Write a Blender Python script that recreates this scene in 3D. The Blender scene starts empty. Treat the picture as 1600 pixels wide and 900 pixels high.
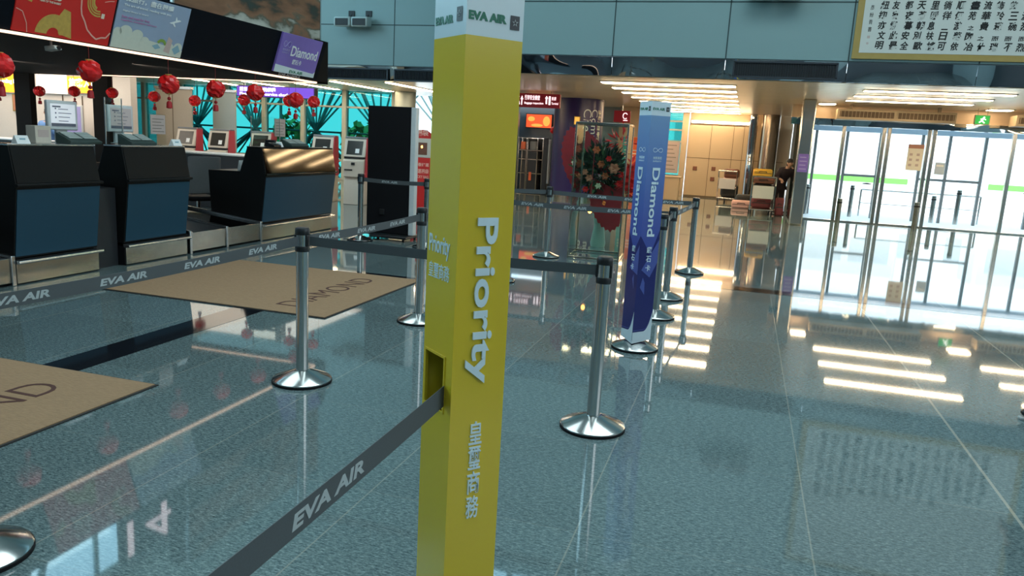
import bpy, bmesh, math, random
from mathutils import Vector, Matrix
random.seed(7)
sc = bpy.context.scene
COL = sc.collection
PI = math.pi

# ------------------------------------------------------------------ camera
cam_d = bpy.data.cameras.new('camera')
cam = bpy.data.objects.new('camera', cam_d); COL.objects.link(cam); sc.camera = cam
cam_d.sensor_width = 36.0; cam_d.lens = 26.802; cam_d.clip_start = .05; cam_d.clip_end = 400
RT = Vector((0.95522706, 0.29084306, 0.05432847)); DN = Vector((0.10622499, -0.1657375, -0.98043222)); FW = Vector((-0.27614764, 0.94230643, -0.18921174))
cm = Matrix(((RT.x, -DN.x, -FW.x, 0), (RT.y, -DN.y, -FW.y, 0), (RT.z, -DN.z, -FW.z, 1.6), (0, 0, 0, 1)))
cam.matrix_world = cm

# ------------------------------------------------------------------ sky, exposure, large lights
sc.view_settings.view_transform = 'Standard'; sc.view_settings.look = 'None'
sc.view_settings.gamma = 1.0; sc.view_settings.use_curve_mapping = False
sc.view_settings.exposure = 0.0
W = bpy.data.worlds.new('sky'); sc.world = W; W.use_nodes = True
bg = W.node_tree.nodes['Background']; bg.inputs[0].default_value = (.62, .86, 1.0, 1); bg.inputs[1].default_value = 3.4
def area(name, loc, rot, sx, sy, power, col):
    d = bpy.data.lights.new(name, 'AREA'); d.shape = 'RECTANGLE'; d.size = sx; d.size_y = sy; d.energy = power; d.color = col
    o = bpy.data.objects.new(name, d); COL.objects.link(o); o.location = loc; o.rotation_euler = rot; return o
sun_d = bpy.data.lights.new('sun', 'SUN'); sun_d.energy = 6; sun_d.angle = .02; sun_d.color = (1, .97, .92)
sun = bpy.data.objects.new('sun', sun_d); COL.objects.link(sun); sun.rotation_euler = Vector((.12, .62, -.78)).to_track_quat('-Z', 'Y').to_euler()
area('skylight', (1.5, 6, 10.2), (0, 0, 0), 9, 7, 820, (.72, .92, .96))  # added overhead fill lamps; the closed roof has no glazing
area('skylight', (1.5, -4, 10.2), (0, 0, 0), 9, 7, 330, (.72, .92, .96))
area('skylight', (-8.5, 6, 10.2), (0, 0, 0), 6, 9, 420, (.72, .92, .96))
area('window_daylight', (-16.2, 5, 7.2), (0, -PI/2, 0), 5.5, 22, 620, (1, .95, .86))  # added lamp outside the high window, strengthens its daylight
area('window_daylight', (11.8, 5, 5.5), (0, PI/2, 0), 4, 14, 420, (.90, .96, 1))  # added fill lamp; the right wall has no window
def spot(name, loc, aim, power, ang, col):
    d = bpy.data.lights.new(name, 'SPOT'); d.energy = power; d.color = col; d.spot_size = ang; d.spot_blend = .6; d.shadow_soft_size = .04
    o = bpy.data.objects.new(name, d); COL.objects.link(o); o.location = loc; o.rotation_euler = (Vector(aim)-Vector(loc)).to_track_quat('-Z', 'Y').to_euler()
for x in (-8.0, -10.2, -12.4): spot('canopy_spot', (x, 8.6, 2.3), (x, 11.6, 1.85), 110, 1.15, (1, .86, .74))  # added unseen spots that brighten the small lanterns
area('back_office_light', (-16.4, 13.4, 2.9), (0, 0, 0), 5, 2.6, 130, (1, .88, .74))  # added unseen panels: one brightens the office, two the kiosk area
area('back_office_light', (-11.5, 15.5, 2.86), (0, 0, 0), 5, 3.5, 70, (1, .86, .70))
area('back_office_light', (-11.5, 20.5, 2.86), (0, 0, 0), 6, 3, 70, (1, .86, .70))

# ------------------------------------------------------------------ materials
def lin(c):
    return tuple(((v/12.92) if v <= .04045 else ((v+.055)/1.055)**2.4) for v in c)
def hx(s):
    return lin(tuple(int(s[i:i+2], 16)/255 for i in (0, 2, 4)))
MATS = {}
def mat(name, col, rough=.5, metal=0.0, var=.06, scale=30, bump=0.0, emis=0.0, ecol=None, spec=.5, stretch=(1, 1, 1), dist=.01, detail=3):
    m = bpy.data.materials.new(name); m.use_nodes = True; nt = m.node_tree; N = nt.nodes; b = N['Principled BSDF']
    tc = N.new('ShaderNodeTexCoord'); mp = N.new('ShaderNodeMapping'); mp.inputs['Scale'].default_value = stretch
    nz = N.new('ShaderNodeTexNoise'); nz.inputs['Scale'].default_value = scale; nz.inputs['Detail'].default_value = detail
    nt.links.new(tc.outputs['Object'], mp.inputs[0]); nt.links.new(mp.outputs[0], nz.inputs['Vector'])
    rp = N.new('ShaderNodeMix'); rp.data_type = 'RGBA'
    rp.inputs[6].default_value = (*[max(0, c*(1-var)) for c in col], 1); rp.inputs[7].default_value = (*[min(1, c*(1+var)) for c in col], 1)
    nt.links.new(nz.outputs['Fac'], rp.inputs[0]); nt.links.new(rp.outputs[2], b.inputs['Base Color'])
    b.inputs['Roughness'].default_value = rough; b.inputs['Metallic'].default_value = metal
    b.inputs['Specular IOR Level'].default_value = spec
    if bump:
        bp = N.new('ShaderNodeBump'); bp.inputs['Strength'].default_value = bump; bp.inputs['Distance'].default_value = dist
        nt.links.new(nz.outputs['Fac'], bp.inputs['Height']); nt.links.new(bp.outputs[0], b.inputs['Normal'])
    if emis:
        b.inputs['Emission Color'].default_value = (*(ecol or col), 1); b.inputs['Emission Strength'].default_value = emis
    MATS[name] = m; return m
def glassmat(name, tint, gloss=1.45):
    m = bpy.data.materials.new(name); m.use_nodes = True; nt = m.node_tree; N = nt.nodes; N.clear()
    out = N.new('ShaderNodeOutputMaterial'); tr = N.new('ShaderNodeBsdfTransparent'); tr.inputs[0].default_value = (*tint, 1)
    gl = N.new('ShaderNodeBsdfGlossy'); gl.inputs['Roughness'].default_value = .02
    geo = N.new('ShaderNodeNewGeometry'); dt = N.new('ShaderNodeVectorMath'); dt.operation = 'DOT_PRODUCT'
    nt.links.new(geo.outputs['Normal'], dt.inputs[0]); nt.links.new(geo.outputs['Incoming'], dt.inputs[1])
    prev = dt.outputs['Value']; f0 = ((gloss-1)/(gloss+1))**2
    for op, a in (('ABSOLUTE', None), ('SUBTRACT', 1), ('POWER', 5), ('MULTIPLY_ADD', 1-f0)):
        k = N.new('ShaderNodeMath'); k.operation = op; k.use_clamp = True
        if op == 'SUBTRACT': k.inputs[0].default_value = 1; nt.links.new(prev, k.inputs[1])
        else:
            nt.links.new(prev, k.inputs[0])
            if a is not None: k.inputs[1].default_value = a
            if op == 'MULTIPLY_ADD': k.inputs[2].default_value = f0
        prev = k.outputs[0]
    mx = N.new('ShaderNodeMixShader')
    nt.links.new(prev, mx.inputs[0]); nt.links.new(tr.outputs[0], mx.inputs[1]); nt.links.new(gl.outputs[0], mx.inputs[2]); nt.links.new(mx.outputs[0], out.inputs[0])
    return m

mat('black_plastic', (.012, .013, .015), .38)
mat('black_matte', (.006, .006, .008), .7, spec=.2)
mat('black_panel', (.016, .018, .022), .42)
mat('canopy_black', (.005, .007, .011), .6, spec=.06)
mat('canopy_underside', (.010, .009, .008), .7, spec=.1)
mat('steel', (.56, .56, .55), .17, 1, .05, 12, stretch=(1, 1, .05))
mat('steel_brushed', (.60, .58, .54), .22, 1, .10, 6, stretch=(1, 14, 1))
mat('steel_worn', (.50, .46, .40), .27, 1, .14, 5, bump=.25)
mat('chrome', (.80, .80, .79), .05, 1, .03)
mat('mirror_chrome', (.50, .53, .55), .03, 1, .05, .9, bump=1, dist=.16, detail=0)
mat('bronze_steel', (.50, .40, .30), .25, 1)
mat('counter_grey', (.009, .0095, .010), .42, 0, .08, spec=.15)
mat('counter_steel', (.075, .066, .053), .07, 1, .12, 3, stretch=(1, 1, 9))
mat('counter_blue', hx('0a3d52'), .6, 0, .04)
mat('alu_trim', (.62, .62, .62), .25, 1)
mat('white_plastic', (.62, .65, .66), .45)
mat('white_paper', (.78, .80, .80), .7)
mat('grey_keys', (.36, .42, .40), .5)
mat('key_dark', (.035, .06, .055), .5)
mat('belt_web', (.075, .085, .092), .62, 0, .2, 400)
mat('belt_ink', (.40, .44, .45), .6)
mat('yellow_board', (.74, .52, .028), .20, 0, .02, 2)
mat('white_board', (.70, .80, .84), .25, 0, .02, 2)
mat('pale_letter', (.72, .84, .90), .35)
mat('green_ink', (.0, .17, .095), .4)
mat('charcoal_ink', (.035, .04, .05), .4)
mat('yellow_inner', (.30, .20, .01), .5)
mat('mat_tan', (.31, .19, .105), .95, 0, .35, 60, bump=.6, stretch=(.4, 3, 1))
mat('mat_ink', (.075, .028, .022), .95, 0, .3, 60)
mat('mat_rubber', (.02, .02, .02), .8)
mat('black_granite', (.008, .010, .014), .06)
mat('teal_panel', (.21, .315, .320), .34, 0, .035, .6)
mat('teal_gap', (.02, .045, .05), .6)
mat('grille_black', (.008, .009, .012), .5)
mat('grille_fin', (.05, .055, .065), .4, .6)
mat('speaker_shell', (.40, .48, .48), .5)
mat('speaker_mesh', (.035, .04, .045), .7)
mat('gold_frame', (.36, .245, .065), .5, 0, .1, 8)
mat('scroll_paper', (.56, .57, .53), .8, 0, .03, 4)
mat('sumi_ink', (.012, .012, .012), .8)
mat('red_poster', (.62, .016, .012), .5, 0, .08, 4)
mat('gold_ink', (.55, .36, .08), .4, 0, .25, 25)
mat('pink_ink', (.80, .42, .33), .5)
mat('cream_ink', (.78, .70, .55), .5)
mat('skyblue_poster', (.30, .38, .52), .5, 0, .12, 3)
mat('cloud_cream', (.62, .65, .56), .5)
mat('white_ink', (.80, .84, .84), .5)
mat('magenta_ink', (.52, .20, .42), .5)
mat('olive_ink', (.22, .35, .06), .5)
mat('blush_ink', (.56, .42, .38), .5)
mat('blue_ink', (.25, .42, .50), .5)
mat('purple_sign', (.20, .135, .50), .4, 0, .25, 2)
mat('lavender_ink', (.36, .32, .62), .4)
mat('grey_text', (.20, .17, .15), .5)
mat('red_lantern', (.78, .014, .016), .22, 0, .35, 9, bump=.5)
mat('red_tassel', (.42, .01, .015), .6)
mat('thread', (.25, .03, .03), .8)
mat('warm_strip', (1, .72, .55), .5, emis=1.6, ecol=(1, .66, .45))
mat('tube_light', (1, .9, .75), .5, emis=26, ecol=(1, .74, .44))
mat('tube_housing', (.45, .40, .33), .35, .6)
mat('soffit_metal', (.80, .58, .38), .28, .12, .12, 1.2, stretch=(.2, 6, 1))
mat('soffit_gap', (.05, .04, .03), .6)
mat('beige_panel', (.50, .385, .255), .32, 0, .03, 1)
mat('seam_brown', (.12, .085, .05), .6)
mat('hall_plaster', (.38, .48, .50), .7, 0, .05, 2)
mat('roof_steel', (.20, .36, .40), .5)
mat('mullion_green', (.34, .39, .37), .4, .3)
mat('truss_teal', (.10, .22, .24), .5)
mat('office_white', (.74, .68, .62), .6)
mat('office_beige', (.40, .35, .28), .6)
mat('office_glow', (1, .93, .86), .5, emis=1.5, ecol=(1, .90, .80))
mat('orange_lit', (1, .42, .03), .5, emis=1.3, ecol=(1, .36, .02))
mat('white_lit', (1, 1, .95), .5, emis=1.8, ecol=(1, .97, .9))
mat('purple_lit', (.12, .04, .42), .4, emis=.42, ecol=(.28, .10, .95))
mat('maroon_sign', (.20, .012, .022), .3, emis=.10, ecol=(.5, .02, .03))
mat('pinkwhite_lit', (1, .85, .85), .5, emis=1.6, ecol=(1, .80, .85))
mat('purple_wrap', (.030, .020, .115), .28, 0, .2, 1)
mat('kiosk_beige', (.56, .50, .42), .4)
mat('kiosk_red', (.45, .03, .05), .4)
mat('screen_dark', (.03, .028, .025), .12)
mat('screen_glow', (.62, .63, .66), .3, emis=.42, ecol=(.80, .84, .92))
mat('screen_dim', (.30, .28, .28), .3, emis=.16, ecol=(.8, .74, .75))
mat('screen_text', (.14, .15, .20), .4)
mat('red_paint', (.60, .018, .015), .35)
mat('orange_panel', (.72, .13, .03), .4)
mat('teal_board', (.07, .36, .36), .4)
mat('festive_screen', (.8, .1, .03), .4, emis=.8, ecol=(1, .12, .03))
mat('festive_gold', (.9, .5, .1), .4, emis=.7, ecol=(1, .5, .08))
mat('diamond_blue', (.125, .20, .52), .22, 0, .04, 2)
mat('diamond_white', (.66, .76, .83), .3)
mat('navy_fold', (.022, .025, .15), .25)
mat('pale_fold', (.085, .115, .40), .25)
mat('leaf_dark', (.010, .028, .012), .85, 0, .4, 20)
mat('leaf_green', (.028, .075, .02), .85, 0, .4, 20)
mat('red_leaf', (.24, .007, .011), .55, 0, .25, 14)
mat('red_petal', (.60, .015, .012), .4, 0, .3, 30)
mat('orange_petal', (.50, .13, .04), .5, 0, .3, 30)
mat('peach_petal', (.55, .22, .12), .5, 0, .2, 30)
mat('cream_petal', (.62, .62, .42), .5)
mat('green_vase', (.26, .42, .34), .3)
mat('bulb_orange', (1, .45, .1), .4, emis=14, ecol=(1, .36, .05))
mat('case_frame', (.42, .40, .34), .15, 1)
mat('exit_green', (.02, .35, .06), .4, emis=.5, ecol=(.05, .7, .12))
mat('vent_bronze', (.40, .31, .20), .4, .3)
mat('vent_slot', (.14, .09, .05), .6)
mat('poster_cream', (.74, .70, .60), .6)
mat('poster_rust', (.42, .20, .14), .6)
mat('pavement', (.80, .80, .80), .9, 0, .04, 1)
mat('bus_white', (.82, .84, .84), .35)
mat('bus_green', (.18, .62, .10), .4)
mat('bus_window', (.62, .66, .68), .2)
mat('tyre', (.02, .02, .02), .8)
mat('facade_pale', (.78, .80, .82), .6)
mat('far_pane', (.42, .46, .48), .3)
mat('facade_dark', (.10, .12, .14), .3)
mat('tree_green', (.08, .22, .06), .7, 0, .5, 6)
mat('skin', (.50, .29, .20), .5)
mat('hair_black', (.012, .010, .010), .5)
mat('shirt_blue', (.12, .26, .55), .7)
mat('cloth_dark', (.022, .014, .020), .8)
mat('trousers_grey', (.05, .05, .055), .8)
mat('shoe_black', (.012, .012, .013), .4)
mat('shoe_sole', (.45, .46, .45), .6)
mat('luggage_yellow', (.62, .34, .03), .5)
mat('luggage_brown', (.16, .055, .03), .5)
mat('luggage_maroon', (.12, .02, .025), .6)
mat('luggage_pink', (.66, .40, .36), .6)
mat('luggage_dark', (.02, .022, .022), .6)
mat('board_white', (.58, .57, .57), .5)
mat('grey_shell', (.20, .21, .22), .5)
mat('notice_pink', (.48, .38, .35), .6)
mat('notice_blue', (.45, .56, .70), .5)
mat('teal_lens', (.1, .6, .6), .2, emis=.6, ecol=(.15, .9, .9))
MATS['clear_glass'] = glassmat('clear_glass', (.93, .97, .96), 1.25)
MATS['door_glass'] = glassmat('door_glass', (.95, .97, .97), 1.3)
MATS['cyan_glass'] = glassmat('cyan_glass', (.17, .50, .48), 1.3)
MATS['green_glass'] = glassmat('green_glass', (.42, .66, .56), 1.5)
MATS['sky_glass'] = glassmat('sky_glass', (.62, .90, 1.0), 1.3)

def vertical_fade(name, stops, z0, z1, rough):
    # a colour fade on a board, paler towards the top
    m = bpy.data.materials.new(name); m.use_nodes = True; nt = m.node_tree; N = nt.nodes; b = N['Principled BSDF']
    tc = N.new('ShaderNodeTexCoord'); sp = N.new('ShaderNodeSeparateXYZ'); mr = N.new('ShaderNodeMapRange'); cr = N.new('ShaderNodeValToRGB')
    mr.inputs[1].default_value = z0; mr.inputs[2].default_value = z1
    nt.links.new(tc.outputs['Object'], sp.inputs[0]); nt.links.new(sp.outputs[2], mr.inputs[0]); nt.links.new(mr.outputs[0], cr.inputs[0])
    e = cr.color_ramp.elements; e[0].color = (*stops[0][1], 1); e[-1].color = (*stops[-1][1], 1)
    for p, c in stops[1:-1]: k = e.new(p); k.color = (*c, 1)
    nt.links.new(cr.outputs[0], b.inputs['Base Color']); b.inputs['Roughness'].default_value = rough; MATS[name] = m
vertical_fade('diamond_blue', [(0, (.045, .06, .33)), (.35, (.085, .12, .42)), (.7, (.13, .22, .52)), (1, (.19, .33, .56))], .6, 1.847, .22)
def floor_material():
    m = bpy.data.materials.new('polished_granite'); m.use_nodes = True; nt = m.node_tree; N = nt.nodes; L = nt.links; b = N['Principled BSDF']
    tc = N.new('ShaderNodeTexCoord')
    def noise(scale, sx, sy, detail):
        mp = N.new('ShaderNodeMapping'); mp.inputs['Scale'].default_value = (sx, sy, 1); mp.inputs['Rotation'].default_value = (0, 0, .35)
        n = N.new('ShaderNodeTexNoise'); n.inputs['Scale'].default_value = scale; n.inputs['Detail'].default_value = detail; n.inputs['Roughness'].default_value = .65
        L.new(tc.outputs['Object'], mp.inputs[0]); L.new(mp.outputs[0], n.inputs['Vector']); return n
    n1 = noise(34, 1, 3.2, 6); n2 = noise(1.1, 1, 1, 2); n3 = noise(90, 1, 2.2, 3)
    cr = N.new('ShaderNodeValToRGB'); e = cr.color_ramp.elements
    e[0].position = .36; e[0].color = (.034, .058, .064, 1); e[1].position = .66; e[1].color = (.25, .315, .315, 1)
    mid = e.new(.5); mid.color = (.105, .148, .155, 1)
    ad = N.new('ShaderNodeMath'); ad.operation = 'MULTIPLY_ADD'; ad.inputs[1].default_value = .45
    L.new(n3.outputs['Fac'], ad.inputs[0])
    sb = N.new('ShaderNodeMath'); sb.operation = 'MULTIPLY_ADD'; sb.inputs[1].default_value = .62; sb.inputs[2].default_value = -.03
    L.new(n1.outputs['Fac'], sb.inputs[0]); L.new(sb.outputs[0], ad.inputs[2]); L.new(ad.outputs[0], cr.inputs[0])
    # slab to slab tone: each slab a slightly different grey
    sep = N.new('ShaderNodeSeparateXYZ'); L.new(tc.outputs['Object'], sep.inputs[0])
    def mth(op, a, bb=None, c=None):
        k = N.new('ShaderNodeMath'); k.operation = op
        for i, v in enumerate((a, bb, c)):
            if v is None: continue
            if isinstance(v, (int, float)): k.inputs[i].default_value = v
            else: L.new(v, k.inputs[i])
        return k.outputs[0]
    u = mth('DIVIDE', mth('SUBTRACT', sep.outputs[0], .43), .953); v = mth('DIVIDE', mth('SUBTRACT', sep.outputs[1], 4.86), .965)
    cb = N.new('ShaderNodeCombineXYZ'); L.new(mth('FLOOR', u), cb.inputs[0]); L.new(mth('FLOOR', v), cb.inputs[1])
    wn = N.new('ShaderNodeTexWhiteNoise'); wn.noise_dimensions = '2D'; L.new(cb.outputs[0], wn.inputs['Vector'])
    tone = mth('MULTIPLY_ADD', wn.outputs['Value'], .22, .88)
    tone2 = mth('MULTIPLY', tone, mth('MULTIPLY_ADD', n2.outputs['Fac'], .3, .85))
    sc1 = N.new('ShaderNodeVectorMath'); sc1.operation = 'SCALE'; L.new(cr.outputs[0], sc1.inputs[0]); L.new(tone2, sc1.inputs[3])
    fu = mth('ABSOLUTE', mth('SUBTRACT', mth('FRACT', mth('ADD', u, .5)), .5)); fv = mth('ABSOLUTE', mth('SUBTRACT', mth('FRACT', mth('ADD', v, .5)), .5))
    joint = mth('MAXIMUM', mth('LESS_THAN', fu, mth('MULTIPLY_ADD', mth('GREATER_THAN', u, .5), .0045, .0038)), mth('MULTIPLY', mth('LESS_THAN', fv, .0032), .4))
    mx = N.new('ShaderNodeMix'); mx.data_type = 'RGBA'; L.new(mth('MULTIPLY', joint, mth('MULTIPLY_ADD', mth('GREATER_THAN', u, .5), .3, .34)), mx.inputs[0]); L.new(sc1.outputs[0], mx.inputs[6]); mx.inputs[7].default_value = (.42, .38, .31, 1)  # beige of right-hand joints strengthened: ceiling reflection put into the colour
    L.new(mx.outputs[2], b.inputs['Base Color'])
    b.inputs['Roughness'].default_value = .035; b.inputs['IOR'].default_value = 1.78; b.inputs['Specular IOR Level'].default_value = .5; b.inputs['Coat Weight'].default_value = 0
    bp = N.new('ShaderNodeBump'); bp.inputs['Strength'].default_value = .006; bp.inputs['Distance'].default_value = .004
    L.new(n2.outputs['Fac'], bp.inputs['Height']); L.new(bp.outputs[0], b.inputs['Normal'])
    MATS['floor'] = m
floor_material()
def mural_material():
    m = bpy.data.materials.new('landscape_paint'); m.use_nodes = True; nt = m.node_tree; N = nt.nodes; L = nt.links; b = N['Principled BSDF']
    tc = N.new('ShaderNodeTexCoord'); mp = N.new('ShaderNodeMapping'); mp.inputs['Scale'].default_value = (1, .55, 1.7); mp.inputs['Rotation'].default_value = (.5, 0, 0)
    n = N.new('ShaderNodeTexNoise'); n.inputs['Scale'].default_value = 1.5; n.inputs['Detail'].default_value = 8; n.inputs['Distortion'].default_value = .25
    cr = N.new('ShaderNodeValToRGB'); el = cr.color_ramp.elements
    el[0].position = .34; el[0].color = (.02, .05, .045, 1); el[1].position = .66; el[1].color = (.50, .50, .44, 1)
    for p, c in ((.41, (.035, .04, .03)), (.46, (.17, .085, .045)), (.53, (.24, .12, .065)), (.57, (.10, .10, .07)), (.60, (.36, .36, .31))):
        k = el.new(p); k.color = (*c, 1)
    L.new(tc.outputs['Object'], mp.inputs[0]); L.new(mp.outputs[0], n.inputs['Vector']); L.new(n.outputs['Fac'], cr.inputs[0]); L.new(cr.outputs[0], b.inputs['Base Color'])
    b.inputs['Roughness'].default_value = .7; MATS['mural'] = m
mural_material()

# ------------------------------------------------------------------ mesh builder
class MB:
    def __init__(s): s.v = []; s.f = []
    def add(s, vs, fs, M=None):
        k = len(s.v)
        s.v += [tuple(M @ Vector(p)) if M is not None else tuple(p) for p in vs]; s.f += [tuple(i+k for i in f) for f in fs]; return s
    def box(s, x0, x1, y0, y1, z0, z1, M=None):
        return s.add([(x0, y0, z0), (x1, y0, z0), (x1, y1, z0), (x0, y1, z0), (x0, y0, z1), (x1, y0, z1), (x1, y1, z1), (x0, y1, z1)],
                     [(3, 2, 1, 0), (4, 5, 6, 7), (0, 1, 5, 4), (1, 2, 6, 5), (2, 3, 7, 6), (3, 0, 4, 7)], M)
    def prism(s, poly, ext, M=None):
        n = len(poly); e = Vector(ext); P = [Vector(p) for p in poly]
        nrm = Vector((0, 0, 0))
        for i in range(n):
            a, b = P[i], P[(i+1) % n]; nrm += a.cross(b)
        if nrm.dot(e) < 0: P.reverse()
        vs = P+[p+e for p in P]
        return s.add(vs, [tuple(reversed(range(n))), tuple(range(n, 2*n))]+[(i, (i+1) % n, (i+1) % n+n, i+n) for i in range(n)], M)
    def lathe(s, prof, seg=24, c=(0, 0, 0), M=None):
        vs = []; fs = []; n = len(prof)
        for r, z in prof:
            for i in range(seg):
                a = 2*PI*i/seg; vs.append((c[0]+r*math.cos(a), c[1]+r*math.sin(a), c[2]+z))
        for j in range(n-1):
            for i in range(seg):
                i2 = (i+1) % seg; fs.append((j*seg+i, j*seg+i2, (j+1)*seg+i2, (j+1)*seg+i))
        fs.append(tuple(reversed(range(seg)))); fs.append(tuple(range((n-1)*seg, n*seg)))
        return s.add(vs, fs, M)
    def tube(s, p0, p1, r, seg=10, r2=None):
        p0 = Vector(p0); p1 = Vector(p1); d = p1-p0
        if d.length < 1e-6: return s
        q = d.to_track_quat('Z', 'Y').to_matrix().to_4x4(); q.translation = p0
        return s.lathe([(r, 0), (r if r2 is None else r2, d.length)], seg, M=q)
    def path(s, pts, r, seg=8):
        for a, b in zip(pts, pts[1:]): s.tube(a, b, r, seg)
        return s
    def ball(s, c, r, nu=14, nv=9, M=None):
        if isinstance(r, (int, float)): r = (r, r, r)
        vs = []; fs = []
        for j in range(1, nv):
            t = PI*j/nv
            for i in range(nu):
                a = 2*PI*i/nu; vs.append((c[0]+r[0]*math.sin(t)*math.cos(a), c[1]+r[1]*math.sin(t)*math.sin(a), c[2]-r[2]*math.cos(t)))
        for j in range(nv-2):
            for i in range(nu):
                i2 = (i+1) % nu; fs.append((j*nu+i, j*nu+i2, (j+1)*nu+i2, (j+1)*nu+i))
        b = len(vs); vs += [(c[0], c[1], c[2]-r[2]), (c[0], c[1], c[2]+r[2])]
        for i in range(nu):
            i2 = (i+1) % nu; fs.append((b, i2, i)); fs.append((b+1, (nv-2)*nu+i, (nv-2)*nu+i2))
        return s.add(vs, fs, M)
    def build(s, name, m, parent=None, bevel=0, smooth=38):
        me = bpy.data.meshes.new(name); me.from_pydata(s.v, [], s.f); me.update()
        me.materials.append(MATS[m] if isinstance(m, str) else m)
        if smooth:
            me.polygons.foreach_set('use_smooth', [True]*len(me.polygons)); me.set_sharp_from_angle(angle=math.radians(smooth))
        o = bpy.data.objects.new(name, me); COL.objects.link(o)
        if parent is not None: o.parent = parent
        if bevel:
            b = o.modifiers.new('bevel', 'BEVEL'); b.width = bevel; b.segments = 2; b.limit_method = 'ANGLE'; b.angle_limit = math.radians(40)
        return o
def tag(o, label=None, cat=None, group=None, kind=None):
    if label: o['label'] = label
    if cat: o['category'] = cat
    if group: o['group'] = group
    if kind: o['kind'] = kind
    return o
def thing(name, label, cat, loc=(0, 0, 0), rz=0, group=None):
    o = bpy.data.objects.new(name, None); COL.objects.link(o); o.location = loc; o.rotation_euler = (0, 0, rz); o.empty_display_size = .1
    return tag(o, label, cat, group)
def struct(name, mb, m, parent=None, **k):
    o = mb.build(name, m, parent, **k)
    if parent is None: o['kind'] = 'structure'
    return o
def copy_tree(o, parent=None):
    c = o.copy(); COL.objects.link(c)
    if parent is not None: c.parent = parent
    for ch in [x for x in COL.objects if x.parent == o]: copy_tree(ch, c)
    return c

# text: cached glyph outlines of a string, laid into a mesh builder
_TX = {}
def glyphs(body, bold):
    k = (body, bold)
    if k not in _TX:
        c = bpy.data.curves.new('t', 'FONT'); c.body = body; c.size = 1; c.resolution_u = 4; c.offset = bold; c.extrude = .5; c.align_x = 'LEFT'
        o = bpy.data.objects.new('t', c); COL.objects.link(o)
        me = bpy.data.meshes.new_from_object(o.evaluated_get(bpy.context.evaluated_depsgraph_get()))
        vs = [v.co.copy() for v in me.vertices]; fs = [tuple(p.vertices) for p in me.polygons]
        bpy.data.objects.remove(o); bpy.data.curves.remove(c); bpy.data.meshes.remove(me)
        x0 = min(v.x for v in vs); x1 = max(v.x for v in vs); y0 = min(v.y for v in vs); y1 = max(v.y for v in vs)
        _TX[k] = ([((v.x-x0)/(x1-x0), (v.y-y0)/(y1-y0), v.z) for v in vs], fs, (x1-x0)/(y1-y0))
    return _TX[k]
def text(mb, body, O, U, V, w=None, h=None, bold=0.0, depth=.002, anchor=(0, 0), shear=0, fn=None):
    """write body with its box (w along U, h along V) anchored at O; fn bends a point (u,v,n) into space"""
    vs, fs, asp = glyphs(body, bold)
    if w is None: w = h*asp
    if h is None: h = w/asp
    U = Vector(U).normalized(); V = Vector(V).normalized(); Nn = U.cross(V); O = Vector(O); pts = []
    for x, y, z in vs:
        a = (x-anchor[0])*w+shear*h*y; b = (y-anchor[1])*h; n = z*depth+depth*.5
        pts.append(fn(a, b, n) if fn else O+U*a+V*b+Nn*n)
    mb.add(pts, fs); return mb

# ================================================================== the hall
X_, Y_, Z_ = Vector((1, 0, 0)), Vector((0, 1, 0)), Vector((0, 0, 1))
struct('floor', MB().box(-24, 12, -10, 21.7, -.1, 0).box(-24, 1.4, 21.7, 29.5, -.1, 0), 'floor', smooth=0)
def stripe(n, x0, x1, y0, y1): struct('trim_%d' % n, MB().box(x0, x1, y0, y1, -.01, .0015), 'black_granite', smooth=0)
stripe(1, -4.25, -3.955, -2, 7.65); stripe(2, -4.25, -2.95, 7.65, 7.93); stripe(3, -1.2, 12, 9.32, 9.6)

def panel_wall(name, X0, X1, Y, z0, z1, thick, xs, zs):
    o = struct(name, MB().box(X0, X1, Y, Y+thick, z0, z1), 'teal_panel', smooth=0)
    g = MB()
    for x in xs: g.box(x-.011, x+.011, Y-.004, Y+.01, z0, z1)
    for z in zs: g.box(X0, X1, Y-.004, Y+.01, z-.011, z+.011)
    g.box(X0, X1, Y-.004, Y+.01, z0-.002, z0+.012)
    g.build('panel_joint', 'teal_gap', o, smooth=0); return o
panel_wall('wall_back', -6.0, 12, 15.0, 3.285, 7.6, .25, [-4.745, -2.66, -.565, 1.52, 3.567, 5.65, 7.73, 9.8], [4.28, 5.28, 6.28])
panel_wall('wall_back_left', -24, -6.0, 18.2, 3.285, 10.4, .25, [-6.835, -8.77, -10.86, -12.95, -15.0], [4.28, 5.28, 6.28])
struct('wall_return', MB().box(-6.0, -5.75, 15.25, 18.45, 2.93, 7.6), 'teal_panel', smooth=0)
# mirror-polished band under the teal panels, in sheets between the joints
def band(name, X0, X1, Y, cuts):
    c = [X0]+cuts+[X1]; r = None
    for a, b in zip(c, c[1:]):
        mb = MB().prism([(a+.004, Y+.02, 3.28), (a+.004, Y+.10, 3.28), (a+.004, Y+.10, 2.935), (a+.004, Y+.05, 2.935)], (b-a-.008, 0, 0))
        if r is None: r = struct(name, mb, 'mirror_chrome', smooth=0)
        else: mb.build('mirror_sheet', 'mirror_chrome', r, smooth=0)
    return r
band('trim_4', -6.0, 12, 15.0, [-4.745, -2.66, -.565, 1.52, 3.567, 5.65, 7.73])
band('trim_5', -24, -6.0, 18.2, [-15, -12.95, -10.86, -8.77, -6.9])
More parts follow.
